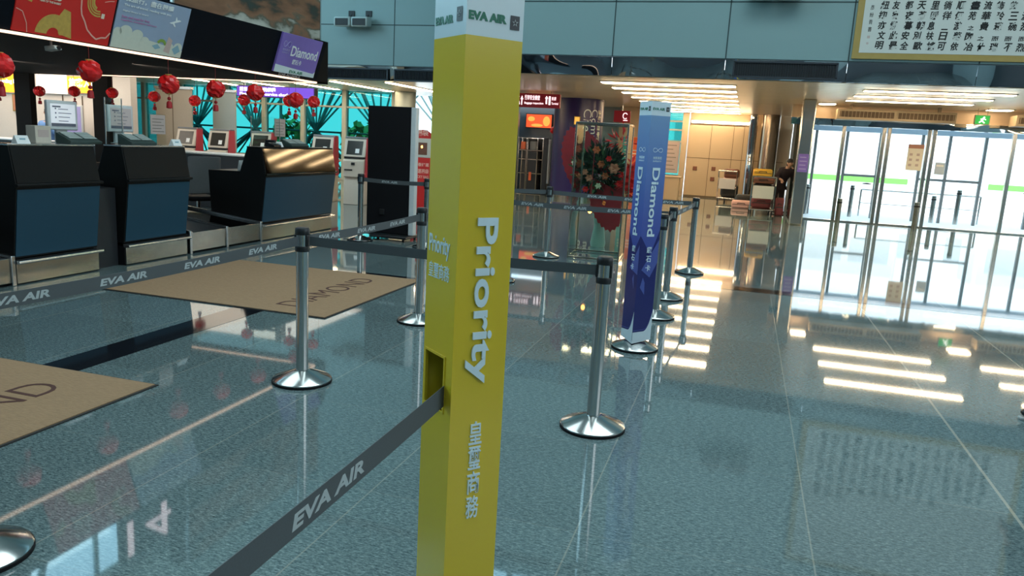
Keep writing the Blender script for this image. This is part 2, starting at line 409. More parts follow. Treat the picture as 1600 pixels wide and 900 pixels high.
# hall shell: high windows with steel lattice, roof
struct('wall_right', MB().box(12, 12.3, -10, 29.5, 0, 10.4), 'hall_plaster', smooth=0)
struct('wall_front', MB().box(-24, 12, -10.3, -10, 4.6, 10.4), 'hall_plaster', smooth=0)
struct('wall_front_lower', MB().box(-24, 12, -10.35, -9.9, 0, 4.6), 'facade_dark', smooth=0)
struct('wall_left', MB().box(-24.3, -24, -10, 29.5, 0, 4.2), 'hall_plaster', smooth=0)
struct('ceiling', MB().box(-15.1, 12.3, -10.3, 18.6, 10.4, 10.6), 'hall_plaster', smooth=0)
struct('wall_left_upper', MB().box(-15.15, -14.95, -10, 18.2, 3.02, 4.2), 'hall_plaster', smooth=0)
def lattice(mb, a0, a1, z0, z1, n, P, r):
    """steel lattice between two levels: P(a,z) is a point of its plane"""
    for z in (z0, z1): mb.tube(P(a0, z), P(a1, z), r*1.4, 6)
    w = (a1-a0)/n
    for i in range(n):
        x = a0+w*i; m = x+w/2
        mb.tube(P(x, z0), P(m, z1), r, 6); mb.tube(P(m, z1), P(x+w, z0), r, 6); mb.tube(P(x, z0), P(x, z1), r*.8, 6); mb.tube(P(x, (z0+z1)/2), P(x+w, (z0+z1)/2), r*.7, 6)
def high_window(n, a0, a1, z0, z1, P, nd, nb):
    w = struct('window_%d' % n, MB().add([P(a0, z0), P(a1, z0), P(a1, z1), P(a0, z1)], [(0, 1, 2, 3)]), 'sky_glass', smooth=0)
    f = MB()
    for i in range(nb+1):
        a = a0+(a1-a0)*i/nb; f.tube(P(a, z0), P(a, z1), .07, 6)
    for z in (z0, (z0+z1)/2, z1): f.tube(P(a0, z), P(a1, z), .06, 6)
    f.build('window_frame', 'roof_steel', w)
    g = MB(); lattice(g, a0, a1, z0+.1, z1-.1, nd, P, .09); g.build('lattice', 'roof_steel', w)
high_window(1, -9, 18.2, 4.2, 10.3, lambda a, z: Vector((-15, a, z)), 7, 14)
high_window(3, -5.9, 12, 7.7, 10.3, lambda a, z: Vector((a, 15.1, z)), 6, 10)  # added unseen window band, for a blue glow on the near floor

# low metal ceiling of the concourse, in long planks
struct('ceiling_concourse', MB().box(-5.75, 12, 15.1, 22.0, 2.96, 3.1).box(-5.75, 1.6, 22.0, 29.5, 2.96, 3.1), 'soffit_gap', smooth=0)
struct('ceiling_concourse_left', MB().box(-24, -5.75, 18.3, 24.4, 2.96, 3.1), 'soffit_gap', smooth=0)
def planks(x0, x1, y0, y1, step):
    mb = MB(); y = y0
    while y < y1-.02:
        mb.box(x0, x1, y, min(y+step-.016, y1), 2.925, 2.965); y += step
    return mb
struct('trim_6', planks(-5.75, 12, 15.12, 21.6, .21), 'soffit_metal', smooth=0)
struct('trim_18', planks(-5.75, 1.5, 21.63, 29.4, .21), 'soffit_metal', smooth=0)
struct('trim_7', planks(-24, -5.75, 18.32, 24.4, .21), 'soffit_metal', smooth=0)

# ------------------------------------------------------------------ the window wall beyond the counters
YW = 23.0
wx = [-24, -22.3, -20.6, -18.9]+[-17.35+1.48*i for i in range(5)]
wx = [-24, -22.4, -20.8, -19.2, -17.32, -15.83, -14.33, -12.78, -11.0]
for i, (a, b) in enumerate(zip(wx, wx[1:])):
    w = struct('window_%d' % (i+4), MB().box(a+.05, b-.05, YW, YW+.012, .02, 2.92), 'cyan_glass', smooth=0)
    f = MB().box(a-.075, a+.075, YW-.10, YW+.10, 0, 2.93)
    if i == len(wx)-2: f.box(b-.075, b+.075, YW-.1, YW+.1, 0, 2.93)
    f.box(a+.075, b-.075, YW-.05, YW+.05, 2.36, 2.42); f.box(a+.075, b-.075, YW-.05, YW+.05, .62, .69); f.box(a+.075, b-.075, YW-.05, YW+.05, .0, .07)
    f.build('window_frame', 'mullion_green', w, bevel=.006)
struct('trim_8', MB().lathe([(.33, 0), (.33, 2.92)], 28, (-10.45, 22.6, 0)), 'mullion_green')
struct('wall_concourse_left', MB().box(-10.1, -7.2, 24.2, 24.4, 0, 2.93), 'mullion_green', smooth=0)
# steel lattice, ground and trees outside those windows
struct('pavement', MB().box(-60, 60, 29.6, 90, -.25, -.06).box(-60, -8, 24.45, 29.6, -.25, -.06).box(1.6, 60, 21.75, 29.6, -.25, -.06), 'pavement', smooth=0)
lw = thing('kerb_wall', 'low white barrier wall on the pavement outside the entrance', 'barrier', (1.7, 29.0, -.06)); MB().prism([(0, -.18, 0), (0, .18, 0), (0, .09, .85), (0, -.09, .85)], (14, 0, 0)).build('barrier', 'bus_white', lw, bevel=.02); MB().box(0, 14, -.19, .19, 0, .08).build('plinth', 'facade_pale', lw, smooth=0)
t = thing('lattice_truss', 'dark teal steel lattice screen standing outside the cyan windows', 'truss', (0, 25.4, 0))
tr = MB(); P = lambda a, z: Vector((a, 0, z))
for k in range(5):
    x = -20.5+2.6*k
    for dx in (-3, -2.2, -1.5, -.75, 0, .75, 1.5, 2.2, 3):
        tr.tube(P(x, 1.55), P(x+dx*.72, 3.7), .035 if abs(dx) not in (1.5,) else .07, 6)
        tr.tube(P(x, 1.55), P(x+dx*.85, -.05), .03 if abs(dx) != 2.2 else .075, 6)
    tr.tube(P(x-1.5, 3.7), P(x+1.5, 3.7), .05, 6); tr.tube(P(x-1.5, 1.55), P(x+1.5, 1.55), .04, 6); tr.tube(P(x-1.5, -.05), P(x-1.5, 3.7), .06, 6)
tr.build('diagonal', 'truss_teal', t); MB().box(-22, -9, -.1, .1, 3.66, 3.8).build('chord', 'truss_teal', t)
def tree(x, y, h, r, label):
    t = thing('tree', label, 'tree', (x, y, -.06)); MB().tube((0, 0, 0), (0, 0, h*.6), .12, 8, .07).build('trunk', 'luggage_brown', t)
    c = MB(); rr = random.Random(int(x*10))
    for i in range(260):
        d = Vector((rr.gauss(0, 1), rr.gauss(0, 1), rr.gauss(0, .8))).normalized()*r*rr.uniform(.5, 1); p = Vector((0, 0, h*.75))+d
        u = Vector((rr.uniform(-1, 1), rr.uniform(-1, 1), rr.uniform(-1, 1))).normalized()*.2; v = u.cross(Vector((rr.uniform(-1, 1), rr.uniform(-1, 1), 1))).normalized()*.14
        c.add([p-u, p-v, p+u, p+v], [(0, 1, 2, 3)])
    c.build('crown', 'tree_green', t, smooth=0)
tree(-15.9, 30, 1.7, .9, 'leafy tree seen through the cyan window beside the kiosks')
tree(-19.9, 31, 1.9, .9, 'leafy tree seen through the cyan window behind the purple overhead sign')

# ------------------------------------------------------------------ entrance: doors, vestibule, beige wall
YD = 21.5
posts = [2.3, 3.3, 4.33, 6.13, 7.2, 8.3, 10.1, 12]
d1 = thing('sliding_door', 'wall of chrome framed glass sliding doors at the bright entrance', 'door', (0, YD, 0)); d1['kind'] = 'structure'; d1.name = 'door_1'
for i, x in enumerate(posts):
    for dx in ((-.06, .06) if i in (1, 2) else (0,)):
        MB().box(x+dx-.042, x+dx+.042, -.06, .06, 0, 2.45).build('door_post', 'steel_brushed', d1, bevel=.008)
for i, (a, b) in enumerate(zip([1.45]+posts, posts)):
    MB().box(a+.06, b-.06, -.006, .006, .04, 2.42).build('pane', 'door_glass', d1, smooth=0)
MB().prism([(1.0, -.10, 2.43), (1.0, -.10, 2.60), (1.0, .1, 2.60), (1.0, .1, 2.43)], (11, 0, 0)).build('header', 'mirror_chrome', d1, smooth=0)
MB().box(1.3, 12, -.04, .04, 0, .035).build('threshold', 'chrome', d1, bevel=.005)
struct('wall_door_head', MB().box(1.0, 12, YD+.0, YD+.2, 2.60, 2.93), 'soffit_metal', smooth=0)
for x0, x1, w in ((2.0, 4.62, 'over the double door'), (5.85, 9.4, 'beside the green exit sign')):
    t = thing('air_curtain', 'long beige slotted air curtain grille '+w, 'air curtain', (x0, 20.62, 2.56), 0, 'air curtains over the entrance')
    L = x1-x0; MB().box(0, L, 0, .5, 0, .25).build('housing', 'vent_bronze', t, bevel=.01)
    g = MB(); n = 2
    for k in range(n): g.box(.06+k*L/n, (k+1)*L/n-.04, -.012, .01, .06, .2)
    g.build('slot', 'vent_slot', t, smooth=0)
    f = MB()
    for k in range(int(L/.085)): f.box(.08+k*.085, .09+k*.085, -.022, -.01, .06, .2)
    f.build('fin', 'vent_bronze', t, smooth=0)
    MB().box(.3, .36, .2, .3, .25, .37).box(L-.36, L-.3, .2, .3, .25, .37).build('bracket', 'vent_bronze', t, smooth=0)
t = thing('exit_sign', 'green emergency exit sign hung under the concourse ceiling', 'sign', (5.12, 20.5, 2.56))
MB().box(-.16, .16, -.03, .03, 0, .22).build('case', 'vent_bronze', t, bevel=.006); MB().box(-.145, .145, -.036, -.028, .015, .205).build('lit_face', 'exit_green', t, smooth=0)
m = MB(); m.ball((.03, -.04, .165), .018).tube((.02, -.04, .15), (-.01, -.04, .09), .016).tube((-.01, -.04, .09), (.05, -.04, .04), .012).tube((-.01, -.04, .09), (-.06, -.04, .045), .012).tube((.02, -.04, .14), (.07, -.04, .11), .009).tube((.02, -.04, .14), (-.04, -.04, .12), .009)
m.build('running_figure', 'white_lit', t); MB().tube((-.1, 0, .22), (-.1, 0, .37), .008).tube((.1, 0, .22), (.1, 0, .37), .008).build('hanger', 'vent_bronze', t)
od = thing('sliding_door', 'outer grey framed glass door front beyond the entrance vestibule', 'door', (0, 24.6, 0)); od['kind'] = 'structure'; od.name = 'door_2'
for x in (1.9, 2.75, 3.65, 4.75, 5.45, 6.35, 7.6, 9.0): MB().box(x-.035, x+.035, -.05, .05, -.06, 2.5).build('door_post', 'grey_shell', od, smooth=0)
MB().box(1.6, 12, -.06, .06, 2.40, 2.55).build('header', 'notice_blue', od, smooth=0)
for a, b in ((2.75, 3.65), (4.75, 5.45), (5.45, 6.35)): MB().box(a+.035, b-.035, -.03, .03, 1.12, 1.19).build('cross_rail', 'grey_shell', od, smooth=0)
# posters on the door glass
t = thing('door_poster', 'cream notice with rust heading stuck on door glass beside chrome post', 'poster', (4.0, YD-.02, 1.42))
MB().box(-.16, .2, -.004, .002, 0, .64).build('sheet', 'poster_cream', t, smooth=0); MB().box(-.16, .2, -.007, -.003, .54, .64).build('heading', 'poster_rust', t, smooth=0)
m = MB()
for i in range(3):
    for j in range(2): m.box(-.11+.16*j, -.04+.16*j, -.007, -.003, .1+.13*i, .16+.13*i)
m.build('pictogram', 'notice_pink', t, smooth=0)
t = thing('door_notice', 'small pale blue notice on glass right of the double chrome posts', 'poster', (4.62, YD-.02, 1.35))
MB().box(-.12, .1, -.004, .002, 0, .3).build('sheet', 'notice_blue', t, smooth=0); MB().box(-.09, .07, -.007, -.003, .2, .24).build('heading', 'white_paper', t, smooth=0)
# vestibule side: chrome column and mirror-dark glass
struct('trim_9', MB().box(1.12, 1.42, 19.35, 19.6, 0, 2.925), 'steel_brushed', bevel=.03)
struct('trim_10', MB().box(1.12, 1.2, 19.6, 21.4, 2.55, 2.925), 'chrome', bevel=.01)
struct('window_20', MB().box(1.15, 1.165, 19.6, 21.45, .05, 2.55), 'green_glass', smooth=0)
struct('wall_vestibule', MB().box(1.4, 1.55, 21.75, 27.9, 0, 2.925), 'facade_dark', smooth=0)
struct('trim_11', MB().lathe([(.14, 0), (.14, 2.925)], 24, (.1, 27.6, 0)), 'mirror_chrome')
struct('trim_12', MB().lathe([(.30, 0), (.30, 2.925)], 28, (.66, 27.6, 0)), 'bronze_steel')
t = thing('chrome_banner', 'small violet notice strapped to the chrome column by the entrance', 'notice', (1.27, 19.33, 1.25))
MB().box(-.11, .11, -.008, .015, 0, .42).build('sheet', 'purple_sign', t, bevel=.004); m = MB()
for k in range(4): m.box(-.08, .08-.02*(k % 2), -.012, -.006, .06+.09*k, .085+.09*k)
m.build('lettering', 'lavender_ink', t, smooth=0)
# beige panelled wall at the end of the concourse
w = struct('wall_concourse_end', MB().box(-2.05, 1.38, 28.0, 28.2, 0, 2.5), 'beige_panel', smooth=0)
s = MB()
for x in (-1.27, -.52, -.18): s.box(x-.008, x+.008, 27.995, 28.01, 0, 2.5)
s.box(-2.05, 1.2, 27.995, 28.01, 1.36, 1.376); s.box(-2.05, 1.2, 27.99, 28.01, 0, .06); s.build('panel_seam', 'seam_brown', w, smooth=0)
for x, z in ((-1.72, 1.0), (-1.08, 1.02), (-1.09, .66)): MB().box(x-.07, x+.07, 27.97, 28.01, z-.07, z+.07).build('pull_plate', 'luggage_brown', w, bevel=.01)
struct('wall_concourse_back', MB().box(-10.1, -3.62, 26.6, 26.8, 0, 2.93), 'mullion_green', smooth=0)
struct('wall_concourse_end_head', MB().box(-2.05, 1.4, 28.25, 28.4, 2.4, 2.95), 'beige_panel', smooth=0)
l = thing('cove_light', 'glowing cove light strip along the top of the beige wall', 'light', (-1.0, 27.9, 2.56)); MB().box(-1, 1, .1, .28, 0, .06).build('housing', 'tube_housing', l, smooth=0); MB().box(-.98, .98, .05, .1, .01, .09).build('diffuser', 'tube_light', l, smooth=0)
struct('trim_13', MB().box(-2.28, -2.07, 27.9, 28.1, 0, 2.925), 'beige_panel', bevel=.01)
for i, (x0, x1) in enumerate(((-3.6, -2.95), (-2.92, -2.3))):
    w = struct('window_%d' % (21+i), MB().box(x0, x1, 28.2, 28.215, .02, 2.9), 'cyan_glass', smooth=0)
    f = MB()
    for z in (.05, .7, 1.9, 2.3, 2.6): f.box(x0, x1, 28.15, 28.22, z-.03, z+.03)
    f.box(x0-.03, x0+.02, 28.15, 28.25, 0, 2.93); f.build('window_frame', 'mullion_green', w, smooth=0)
t = thing('wall_notice', 'pale pink printed notice on glass behind the tall blue pillar', 'notice', (-2.62, 28.12, .78))
MB().box(-.3, .3, -.01, .02, 0, 1.1).build('sheet', 'notice_pink', t, smooth=0); m = MB()
for k in range(7): m.box(-.24, .2-.06*(k % 3), -.016, -.008, .12+.14*k, .15+.14*k)
m.build('lettering', 'grey_text', t, smooth=0)

# outside the entrance: bus, facade, bollards
def bus(loc, label):
    t = thing('bus', label, 'bus', loc)
    MB().box(0, 7, 0, 2.2, .45, 2.9).build('body', 'bus_white', t, bevel=.12); MB().box(.02, 6.98, -.012, .02, .86, 1.06).build('stripe', 'bus_green', t, smooth=0)
    g = MB()
    for k in range(4): g.box(.35+k*1.65, 1.75+k*1.65, -.01, .02, 1.35, 2.3)
    g.build('window_pane', 'bus_window', t, smooth=0)
    for x in (1.3, 5.6):
        q = Matrix.Translation((x, .12, .42)) @ Matrix.Rotation(PI/2, 4, 'X'); MB().lathe([(.42, -.12), (.42, .12)], 20, M=q).build('wheel', 'tyre', t)
bus((-1.2, 31.5, -.06), 'white bus with green stripe parked outside behind the entrance glass')
bus((8.4, 31.5, -.06), 'white bus with green stripe outside the rightmost glass door')
bf = thing('far_building', 'pale building with dark window frames across the road outside the entrance', 'building', (-6, 42, -.06))
MB().box(-6, 40, 0, 3, 0, 9).build('facade', 'facade_pale', bf, smooth=0)
for k in range(12): MB().box(-4.6+k*3.4, -2.6+k*3.4, -.05, .02, 1.0, 3.2).build('window_pane', 'far_pane', bf, smooth=0)
def bollard(x, y, h, r, m, label):
    t = thing('bollard', label, 'bollard', (x, y, 0 if y < 24 else -.06), 0, 'bollards at the entrance'); MB().lathe([(r, 0), (r, h-.01), (r-.015, h)], 20).build('post', m, t); MB().lathe([(r+.006, h-.12), (r+.006, h-.09)], 20).build('ring', 'black_matte', t)
bollard(2.38, 21.1, .62, .06, 'bronze_steel', 'brown steel bollard before the first chrome door post')
bollard(4.13, 20.95, .66, .06, 'bronze_steel', 'brown steel bollard before the double chrome door posts')
bollard(1.75, 23.4, .85, .05, 'steel', 'steel bollard outside behind the chrome column')
bollard(2.95, 23.6, .9, .055, 'steel', 'steel bollard outside the opening between the chrome posts')
bollard(5.05, 23.6, .75, .06, 'steel', 'steel bollard outside left of the wide clear glass pane')
bollard(5.65, 23.6, .95, .06, 'steel', 'steel bollard outside behind the wide clear glass pane')
def lounge_rail(x, y):
    t = thing('guard_rail', 'thin steel guard rail on the pavement outside the glass doors', 'rail', (x, y, -.06)); MB().tube((0, 0, .8), (3.2, 0, .8), .025).tube((0, 0, .4), (3.2, 0, .4), .015).build('rail', 'steel', t)
    for k in range(3): MB().tube((1.6*k, 0, 0), (1.6*k, 0, .8), .025).build('post', 'steel', t)
lounge_rail(3.4, 25.2)

# ================================================================== queue barriers
def make_stanchion(label):
    t = thing('stanchion', label, 'barrier post', (0, 0, 0), 0, 'steel belt barrier posts')
    b = MB().lathe([(.186, .012), (.187, .022), (.180, .028), (.052, .078), (.044, .080)], 40).build('base', 'steel', t)
    MB().lathe([(.176, 0), (.189, 0), (.190, .014), (.184, .016)], 40).build('rubber_ring', 'black_matte', b)
    MB().lathe([(.038, .07), (.038, .856)], 28).build('pole', 'steel', t)
    MB().lathe([(.043, .850), (.045, .855), (.045, .880), (.043, .885)], 28).build('collar', 'black_plastic', t)
    MB().lathe([(.039, .885), (.039, .957)], 28).build('head', 'steel', t)
    MB().lathe([(.043, .955), (.046, .960), (.046, .990), (.040, 1.0)], 28).build('cap', 'black_plastic', t)
    for k in range(3):
        a = PI/2*k; M = Matrix.Rotation(a, 4, 'Z'); MB().box(.030, .047, -.021, .021, .883, .957, M).build('belt_clip', 'black_plastic', t, bevel=.004)
    return t
SPOTS = [
    (-2.60, 4.16, 'steel barrier post at the near corner of the far tan mat'),
    (-.69, 4.16, 'steel barrier post on open grey floor, nearest one right of the yellow pillar'),
    (-2.60, 6.02, 'steel barrier post half hidden by the left edge of the yellow pillar'),
    (-.69, 7.33, 'steel barrier post with its base peeking out right behind the blue pillar'),
    (-.69, 8.35, 'steel barrier post second behind the blue pillar, carrying the pale belt'),
    (-.575, 10.32, 'steel barrier post at the far end of the pale belt behind the blue pillar'),
    (-2.60, 10.5, 'steel barrier post in front of the purple column, left of the flower case'),
    (-5.45, 10.3, 'steel barrier post beside the white kiosk, left of the black display slab'),
    (-4.36, 10.25, 'steel barrier post against the red box, right of the black display slab'),
    (-2.60, 8.3, 'steel barrier post hidden behind the yellow pillar, only base edge showing'),
    (-2.55, 1.90, 'steel barrier post cut by the left picture edge, chrome base only'),
    (-.69, -.05, 'steel barrier post holding the near end of the belt from the yellow pillar'),
]
st0 = None
for x, y, lb in SPOTS:
    if st0 is None: st0 = make_stanchion(lb); o = st0
    else: o = copy_tree(st0); o['label'] = lb
    o.location = (x, y, 0)
def belt(p0, p1, label, first, period, side=1, sag=.012, h=.058, ink=True, tl=.275, flat=True, web='belt_web', name='barrier_belt'):
    """webbing from p0 to p1; lettering on its right-hand side (side=1) or its left (side=-1)"""
    p0 = Vector(p0); p1 = Vector(p1); D = p1-p0; L = D.length; U = D.normalized(); N_ = U.cross(Z_).normalized()*side
    t = thing(name, label, 'belt', p0, 0, 'lettered barrier belts')
    def pt(a, z, n): s = max(0, min(1, a/L)); return U*a+Z_*(z-sag*4*s*(1-s))+N_*n
    mb = MB(); n = 24
    for i in range(n):
        a, b = L*i/n, L*(i+1)/n; vs = []
        for q in (a, b):
            for z, k in ((-h/2, -.0009), (h/2, -.0009), (h/2, .0009), (-h/2, .0009)): vs.append(pt(q, z, k))
        mb.add(vs, [(0, 1, 5, 4), (1, 2, 6, 5), (2, 3, 7, 6), (3, 0, 4, 7)] if side > 0 else [(4, 5, 1, 0), (5, 6, 2, 1), (6, 7, 3, 2), (7, 4, 0, 3)])
    mb.build('webbing', web, t, smooth=60)
    if ink:
        tx = MB(); a = first
        while a+tl < L-.05:
            fn = (lambda a_: (lambda u, v, w: pt(a_+u if side > 0 else a_+tl-u, v, .001+w)))(a)
            text(tx, 'EVA AIR', (0, 0, 0), U, Z_, w=tl, h=.031, bold=.035, depth=.0008, anchor=(0, .5), shear=.3, fn=fn); a += period
        if tx.v: tx.build('lettering', 'belt_ink', t, smooth=0)
    return t
bz = .920
belt((-2.57, 1.95, bz), (-2.6, 4.11, bz), 'grey lettered belt crossing in front of the two tan mats at left', .08, .525)
belt((-2.55, 4.16, bz), (-.74, 4.16, bz), 'dark belt running behind the yellow pillar between the two nearest steel posts', .30, .525, side=-1, ink=True)
belt((-2.6, 4.21, bz), (-2.6, 5.97, bz), 'grey lettered belt receding from the corner post past the black display slab', .14, .525)
belt((-.70, .0, bz), (-.71, 1.90, bz), 'grey lettered belt coming out of the slot in the yellow pillar towards the viewer', .57, .525)
belt((-2.55, 8.3, bz), (-.74, 8.35, bz), 'dark lettered belt stretched before the flower case', .17, .49, tl=.26)
belt((-.69, 8.40, bz), (-.58, 10.27, bz), 'pale lit belt rising behind the blue pillar to the farthest post', .2, .525, web='belt_web')
belt((-2.55, 10.5, bz), (-.63, 10.33, bz), 'dark belt low across the purple column, behind the flower case', .5, .525)
belt((-5.40, 10.3, bz), (-4.41, 10.25, bz), 'dark belt stretched close in front of the black display slab', .3, .525, tl=.26)
belt((-.69, 7.38, bz), (-.69, 8.30, bz), 'short dark belt hidden behind the blue pillar', .3, .525)
belt((-4.31, 10.26, bz), (-2.65, 10.5, bz), 'dark belt left of the purple column, behind the yellow pillar', .9, .525)

# ------------------------------------------------------------------ tall printed pillars standing over posts
def pillar_common(t, w):
    b = MB().lathe([(.186, .012), (.187, .022), (.180, .028), (.052, .078), (.044, .080)], 40).build('base', 'steel', t)
    MB().lathe([(.176, 0), (.189, 0), (.190, .014), (.184, .016)], 40).build('rubber_ring', 'black_matte', b)
    MB().lathe([(.036, .07), (.036, .95)], 20).build('inner_pole', 'steel', t)
def faces(w):
    h = w/2
    return (lambda u, z, n=0: Vector((u-h, -h-n, z)), lambda u, z, n=0: Vector((h+n, u-h, z)), (1, 0, 0), (0, 1, 0))
def star_logo(mb_bg, mb_fg, O, U, s):
    U = Vector(U); N_ = U.cross(Z_)
    def q(a, b, n): return O+U*a+Z_*b+N_*n
    mb_bg.add([q(0, 0, .0015), q(s*.8, 0, .0015), q(s*.8, s, .0015), q(0, s, .0015)], [(0, 1, 2, 3)])
    for k in range(5):
        a = 2*PI*k/5+PI/2; c = (.4*s+.16*s*math.cos(a), .5*s+.16*s*math.sin(a)); d = (math.cos(a), math.sin(a)); e = (-d[1], d[0]); r = .13*s
        mb_fg.add([q(c[0]+d[0]*r, c[1]+d[1]*r, .0025), q(c[0]+e[0]*r*.5-d[0]*r*.5, c[1]+e[1]*r*.5-d[1]*r*.5, .0025), q(c[0]-e[0]*r*.5-d[0]*r*.5, c[1]-e[1]*r*.5-d[1]*r*.5, .0025)], [(0, 1, 2), (2, 1, 0)])
# yellow one
w = .165; h = w/2
t = thing('priority_pillar', 'tall yellow square sign pillar with white top, nearest in the hall', 'sign pillar', (-.69, 1.92, 0), math.radians(5-45))
pillar_common(t, w)
k = .004; FL, FR, UL, UR = faces(w)
body = MB().box(h-k, h, -h, h, .085, 1.847).box(-h, -h+k, -h, h, .085, 1.847).box(-h+k, h-k, h-k, h, .085, 1.847)
ax0, ax1, az0, az1 = .017-h, .122-h, .873, 1.021
body.box(-h+k, h-k, -h, -h+k, az1, 1.847).box(-h+k, h-k, -h, -h+k, .085, az0).box(-h+k, ax0, -h, -h+k, az0, az1).box(ax1, h-k, -h, -h+k, az0, az1)
body.build('board', 'yellow_board', t, smooth=0)
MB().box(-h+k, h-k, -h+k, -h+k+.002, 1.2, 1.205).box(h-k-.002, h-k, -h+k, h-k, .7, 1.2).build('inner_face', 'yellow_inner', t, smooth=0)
fr = MB()
for a in ((ax0-.006, ax0, az0-.006, az1+.006), (ax1, ax1+.006, az0-.006, az1+.006), (ax0, ax1, az1, az1+.006), (ax0, ax1, az0-.006, az0)): fr.box(a[0], a[1], -h-.003, -h+.006, a[2], a[3])
fr.build('slot_frame', 'yellow_board', t, smooth=0)
MB().box(-h, h, -h, h, 1.847, 1.952).build('header', 'white_board', t, smooth=0)
m = MB()
text(m, 'Priority', FR(.118, 1.402, .0005), -Z_, Y_, w=.447, h=.062, bold=.022, depth=.004, anchor=(0, 1)) if False else None
def vert_word(mb, s, top, bot, u0, u1, F, U, bold, depth=.004, body=None):
    # word turned a quarter clockwise: reads downward, letter tops towards +U
    text(mb, s, F(u0, top, .0022), -Z_, U, w=top-bot, h=u1-u0, bold=bold, depth=depth)
vert_word(m, 'Priority', 1.402, .955, .036, .117, FR, UR, .022)
z = .845
for ch in '皇璽商務':
    text(m, ch, FR(.060, z-.064), UR, Z_, w=.040, h=.066, bold=.008, depth=.003); z -= .0725
vsL = MB()
text(m, 'Priority', FL(.014, 1.283), UL, Z_, w=.115, h=.062, bold=.008, depth=.002)
text(m, '皇璽商務', FL(.015, 1.228), UL, Z_, w=.115, h=.042, bold=.0, depth=.0015)
m.build('lettering', 'pale_letter', t, smooth=0)
m = MB(); text(m, 'EVA AIR', FL(.007, 1.879), UL, Z_, w=.092, h=.020, bold=.05, depth=.0015); text(m, 'EVA AIR', FR(.006, 1.883), UR, Z_, w=.108, h=.021, bold=.05, depth=.0015); m.build('airline_name', 'green_ink', t, smooth=0)
a, b = MB(), MB(); star_logo(a, b, FL(.118, 1.880), UL, .034); star_logo(a, b, FR(.125, 1.872), UR, .034); lg = a.build('star_emblem', 'charcoal_ink', t, smooth=0); b.build('star', 'white_ink', lg, smooth=0)
# blue one
w = .17; h = w/2
t = thing('diamond_pillar', 'tall blue square sign pillar over a round steel base', 'sign pillar', (-.71, 6.06, 0), math.radians(-6-45))
pillar_common(t, w); FL, FR, UL, UR = faces(w)
MB().box(-h, h, -h, h, .66, 1.847).build('board', 'diamond_blue', t, smooth=0); MB().box(-h, h, -h, h, .09, .66).build('lower_board', 'navy_fold', t, smooth=0)
MB().box(-h, h, -h, h, 1.847, 1.952).build('header', 'diamond_white', t, smooth=0)
pf, nf, wf = MB(), MB(), MB()
def poly(mb, F, pts, n=.0012): mb.add([F(u, z, n) for u, z in pts], [tuple(range(len(pts)))])
poly(nf, FL, [(0, .66), (w, .66), (w, .93), (.09, .80), (.0, .95)]); poly(nf, FR, [(0, .66), (w, .66), (w, .98), (.10, .78), (0, .93)])
poly(pf, FL, [(.05, .66), (w, .62), (w, .86)], .0018); poly(pf, FR, [(.11, .60), (w, .72), (w, .90), (.03, .66)], .0018); poly(pf, FR, [(.03, .52), (.075, .46), (.07, .56), (.05, .60)], .0018); poly(pf, FL, [(.10, .58), (.13, .5), (.12, .62)], .0018)
def swoosh(F, rev):
    pts = [(0, .09), (w, .09)]; top = []
    for i in range(13):
        s = i/12; z = .155+.012*s+(.16*max(0, (s-.55)/.45)**2.2); top.append((w*(s if not rev else s), z))
    poly(wf, F, pts+list(reversed(top)), .0018)
    pts2 = [(u, z+.012) for u, z in top]+[(u, z+.016) for u, z in reversed(top)]
    poly(pf, F, pts2, .002)
swoosh(FL, False); swoosh(FR, False)
# pointed lower tip towards the near corner
MB().prism([(h, -h, .062), (h, -h, .09), (-h, -h, .09)], (0, .003, 0)).prism([(h, -h, .062), (h, -h, .09), (h, h, .09)], (-.003, 0, 0)).build('tip', 'diamond_white', t, smooth=0)
pf.build('facet', 'pale_fold', t, smooth=0); nf.build('dark_facet', 'navy_fold', t, smooth=0); wf.build('white_foot', 'diamond_white', t, smooth=0)
m = MB()
for F, U in ((FL, UL), (FR, UR)):
    vert_word(m, 'Diamond', 1.457, .925, .052, .118, F, U, .02, .002)
    z = .845
    for ch in '鑽石卡': text(m, ch, F(.064, z-.05, .0022), U, Z_, w=.045, h=.05, bold=.01, depth=.0015); z -= .072
m.build('lettering', 'pale_letter', t, smooth=0)
def infinity(mb, F, U, uc, zc, a, r):
    N_ = Vector(U).cross(Z_); pts = []
    for i in range(33):
        s = 2*PI*i/32; d = 1+math.sin(s)**2; pts.append(F(uc+a*math.cos(s)/d, zc+a*1.0*math.sin(s)*math.cos(s)/d)+N_*.001)
    mb.path(pts, r, 5)
m = MB()
for F, U in ((FL, UL), (FR, UR)):
    infinity(m, F, U, .086, 1.59, .042, .0018)
    text(m, '無限萬哩', F(.05, 1.52), U, Z_, w=.075, h=.022, depth=.001); text(m, 'INFINITY', F(.05, 1.50), U, Z_, w=.075, h=.012, depth=.001)
m.build('infinity_mark', 'pale_letter', t, smooth=0)
m = MB(); text(m, 'EVA AIR', FL(.012, 1.886), UL, Z_, w=.105, h=.02, bold=.03, depth=.0015); text(m, 'EVA AIR', FR(.012, 1.886), UR, Z_, w=.105, h=.02, bold=.03, depth=.0015); m.build('airline_name', 'green_ink', t, smooth=0)
a, b = MB(), MB(); star_logo(a, b, FL(.128, 1.880), UL, .034); star_logo(a, b, FR(.128, 1.880), UR, .034); lg = a.build('star_emblem', 'charcoal_ink', t, smooth=0); b.build('star', 'white_ink', lg, smooth=0)

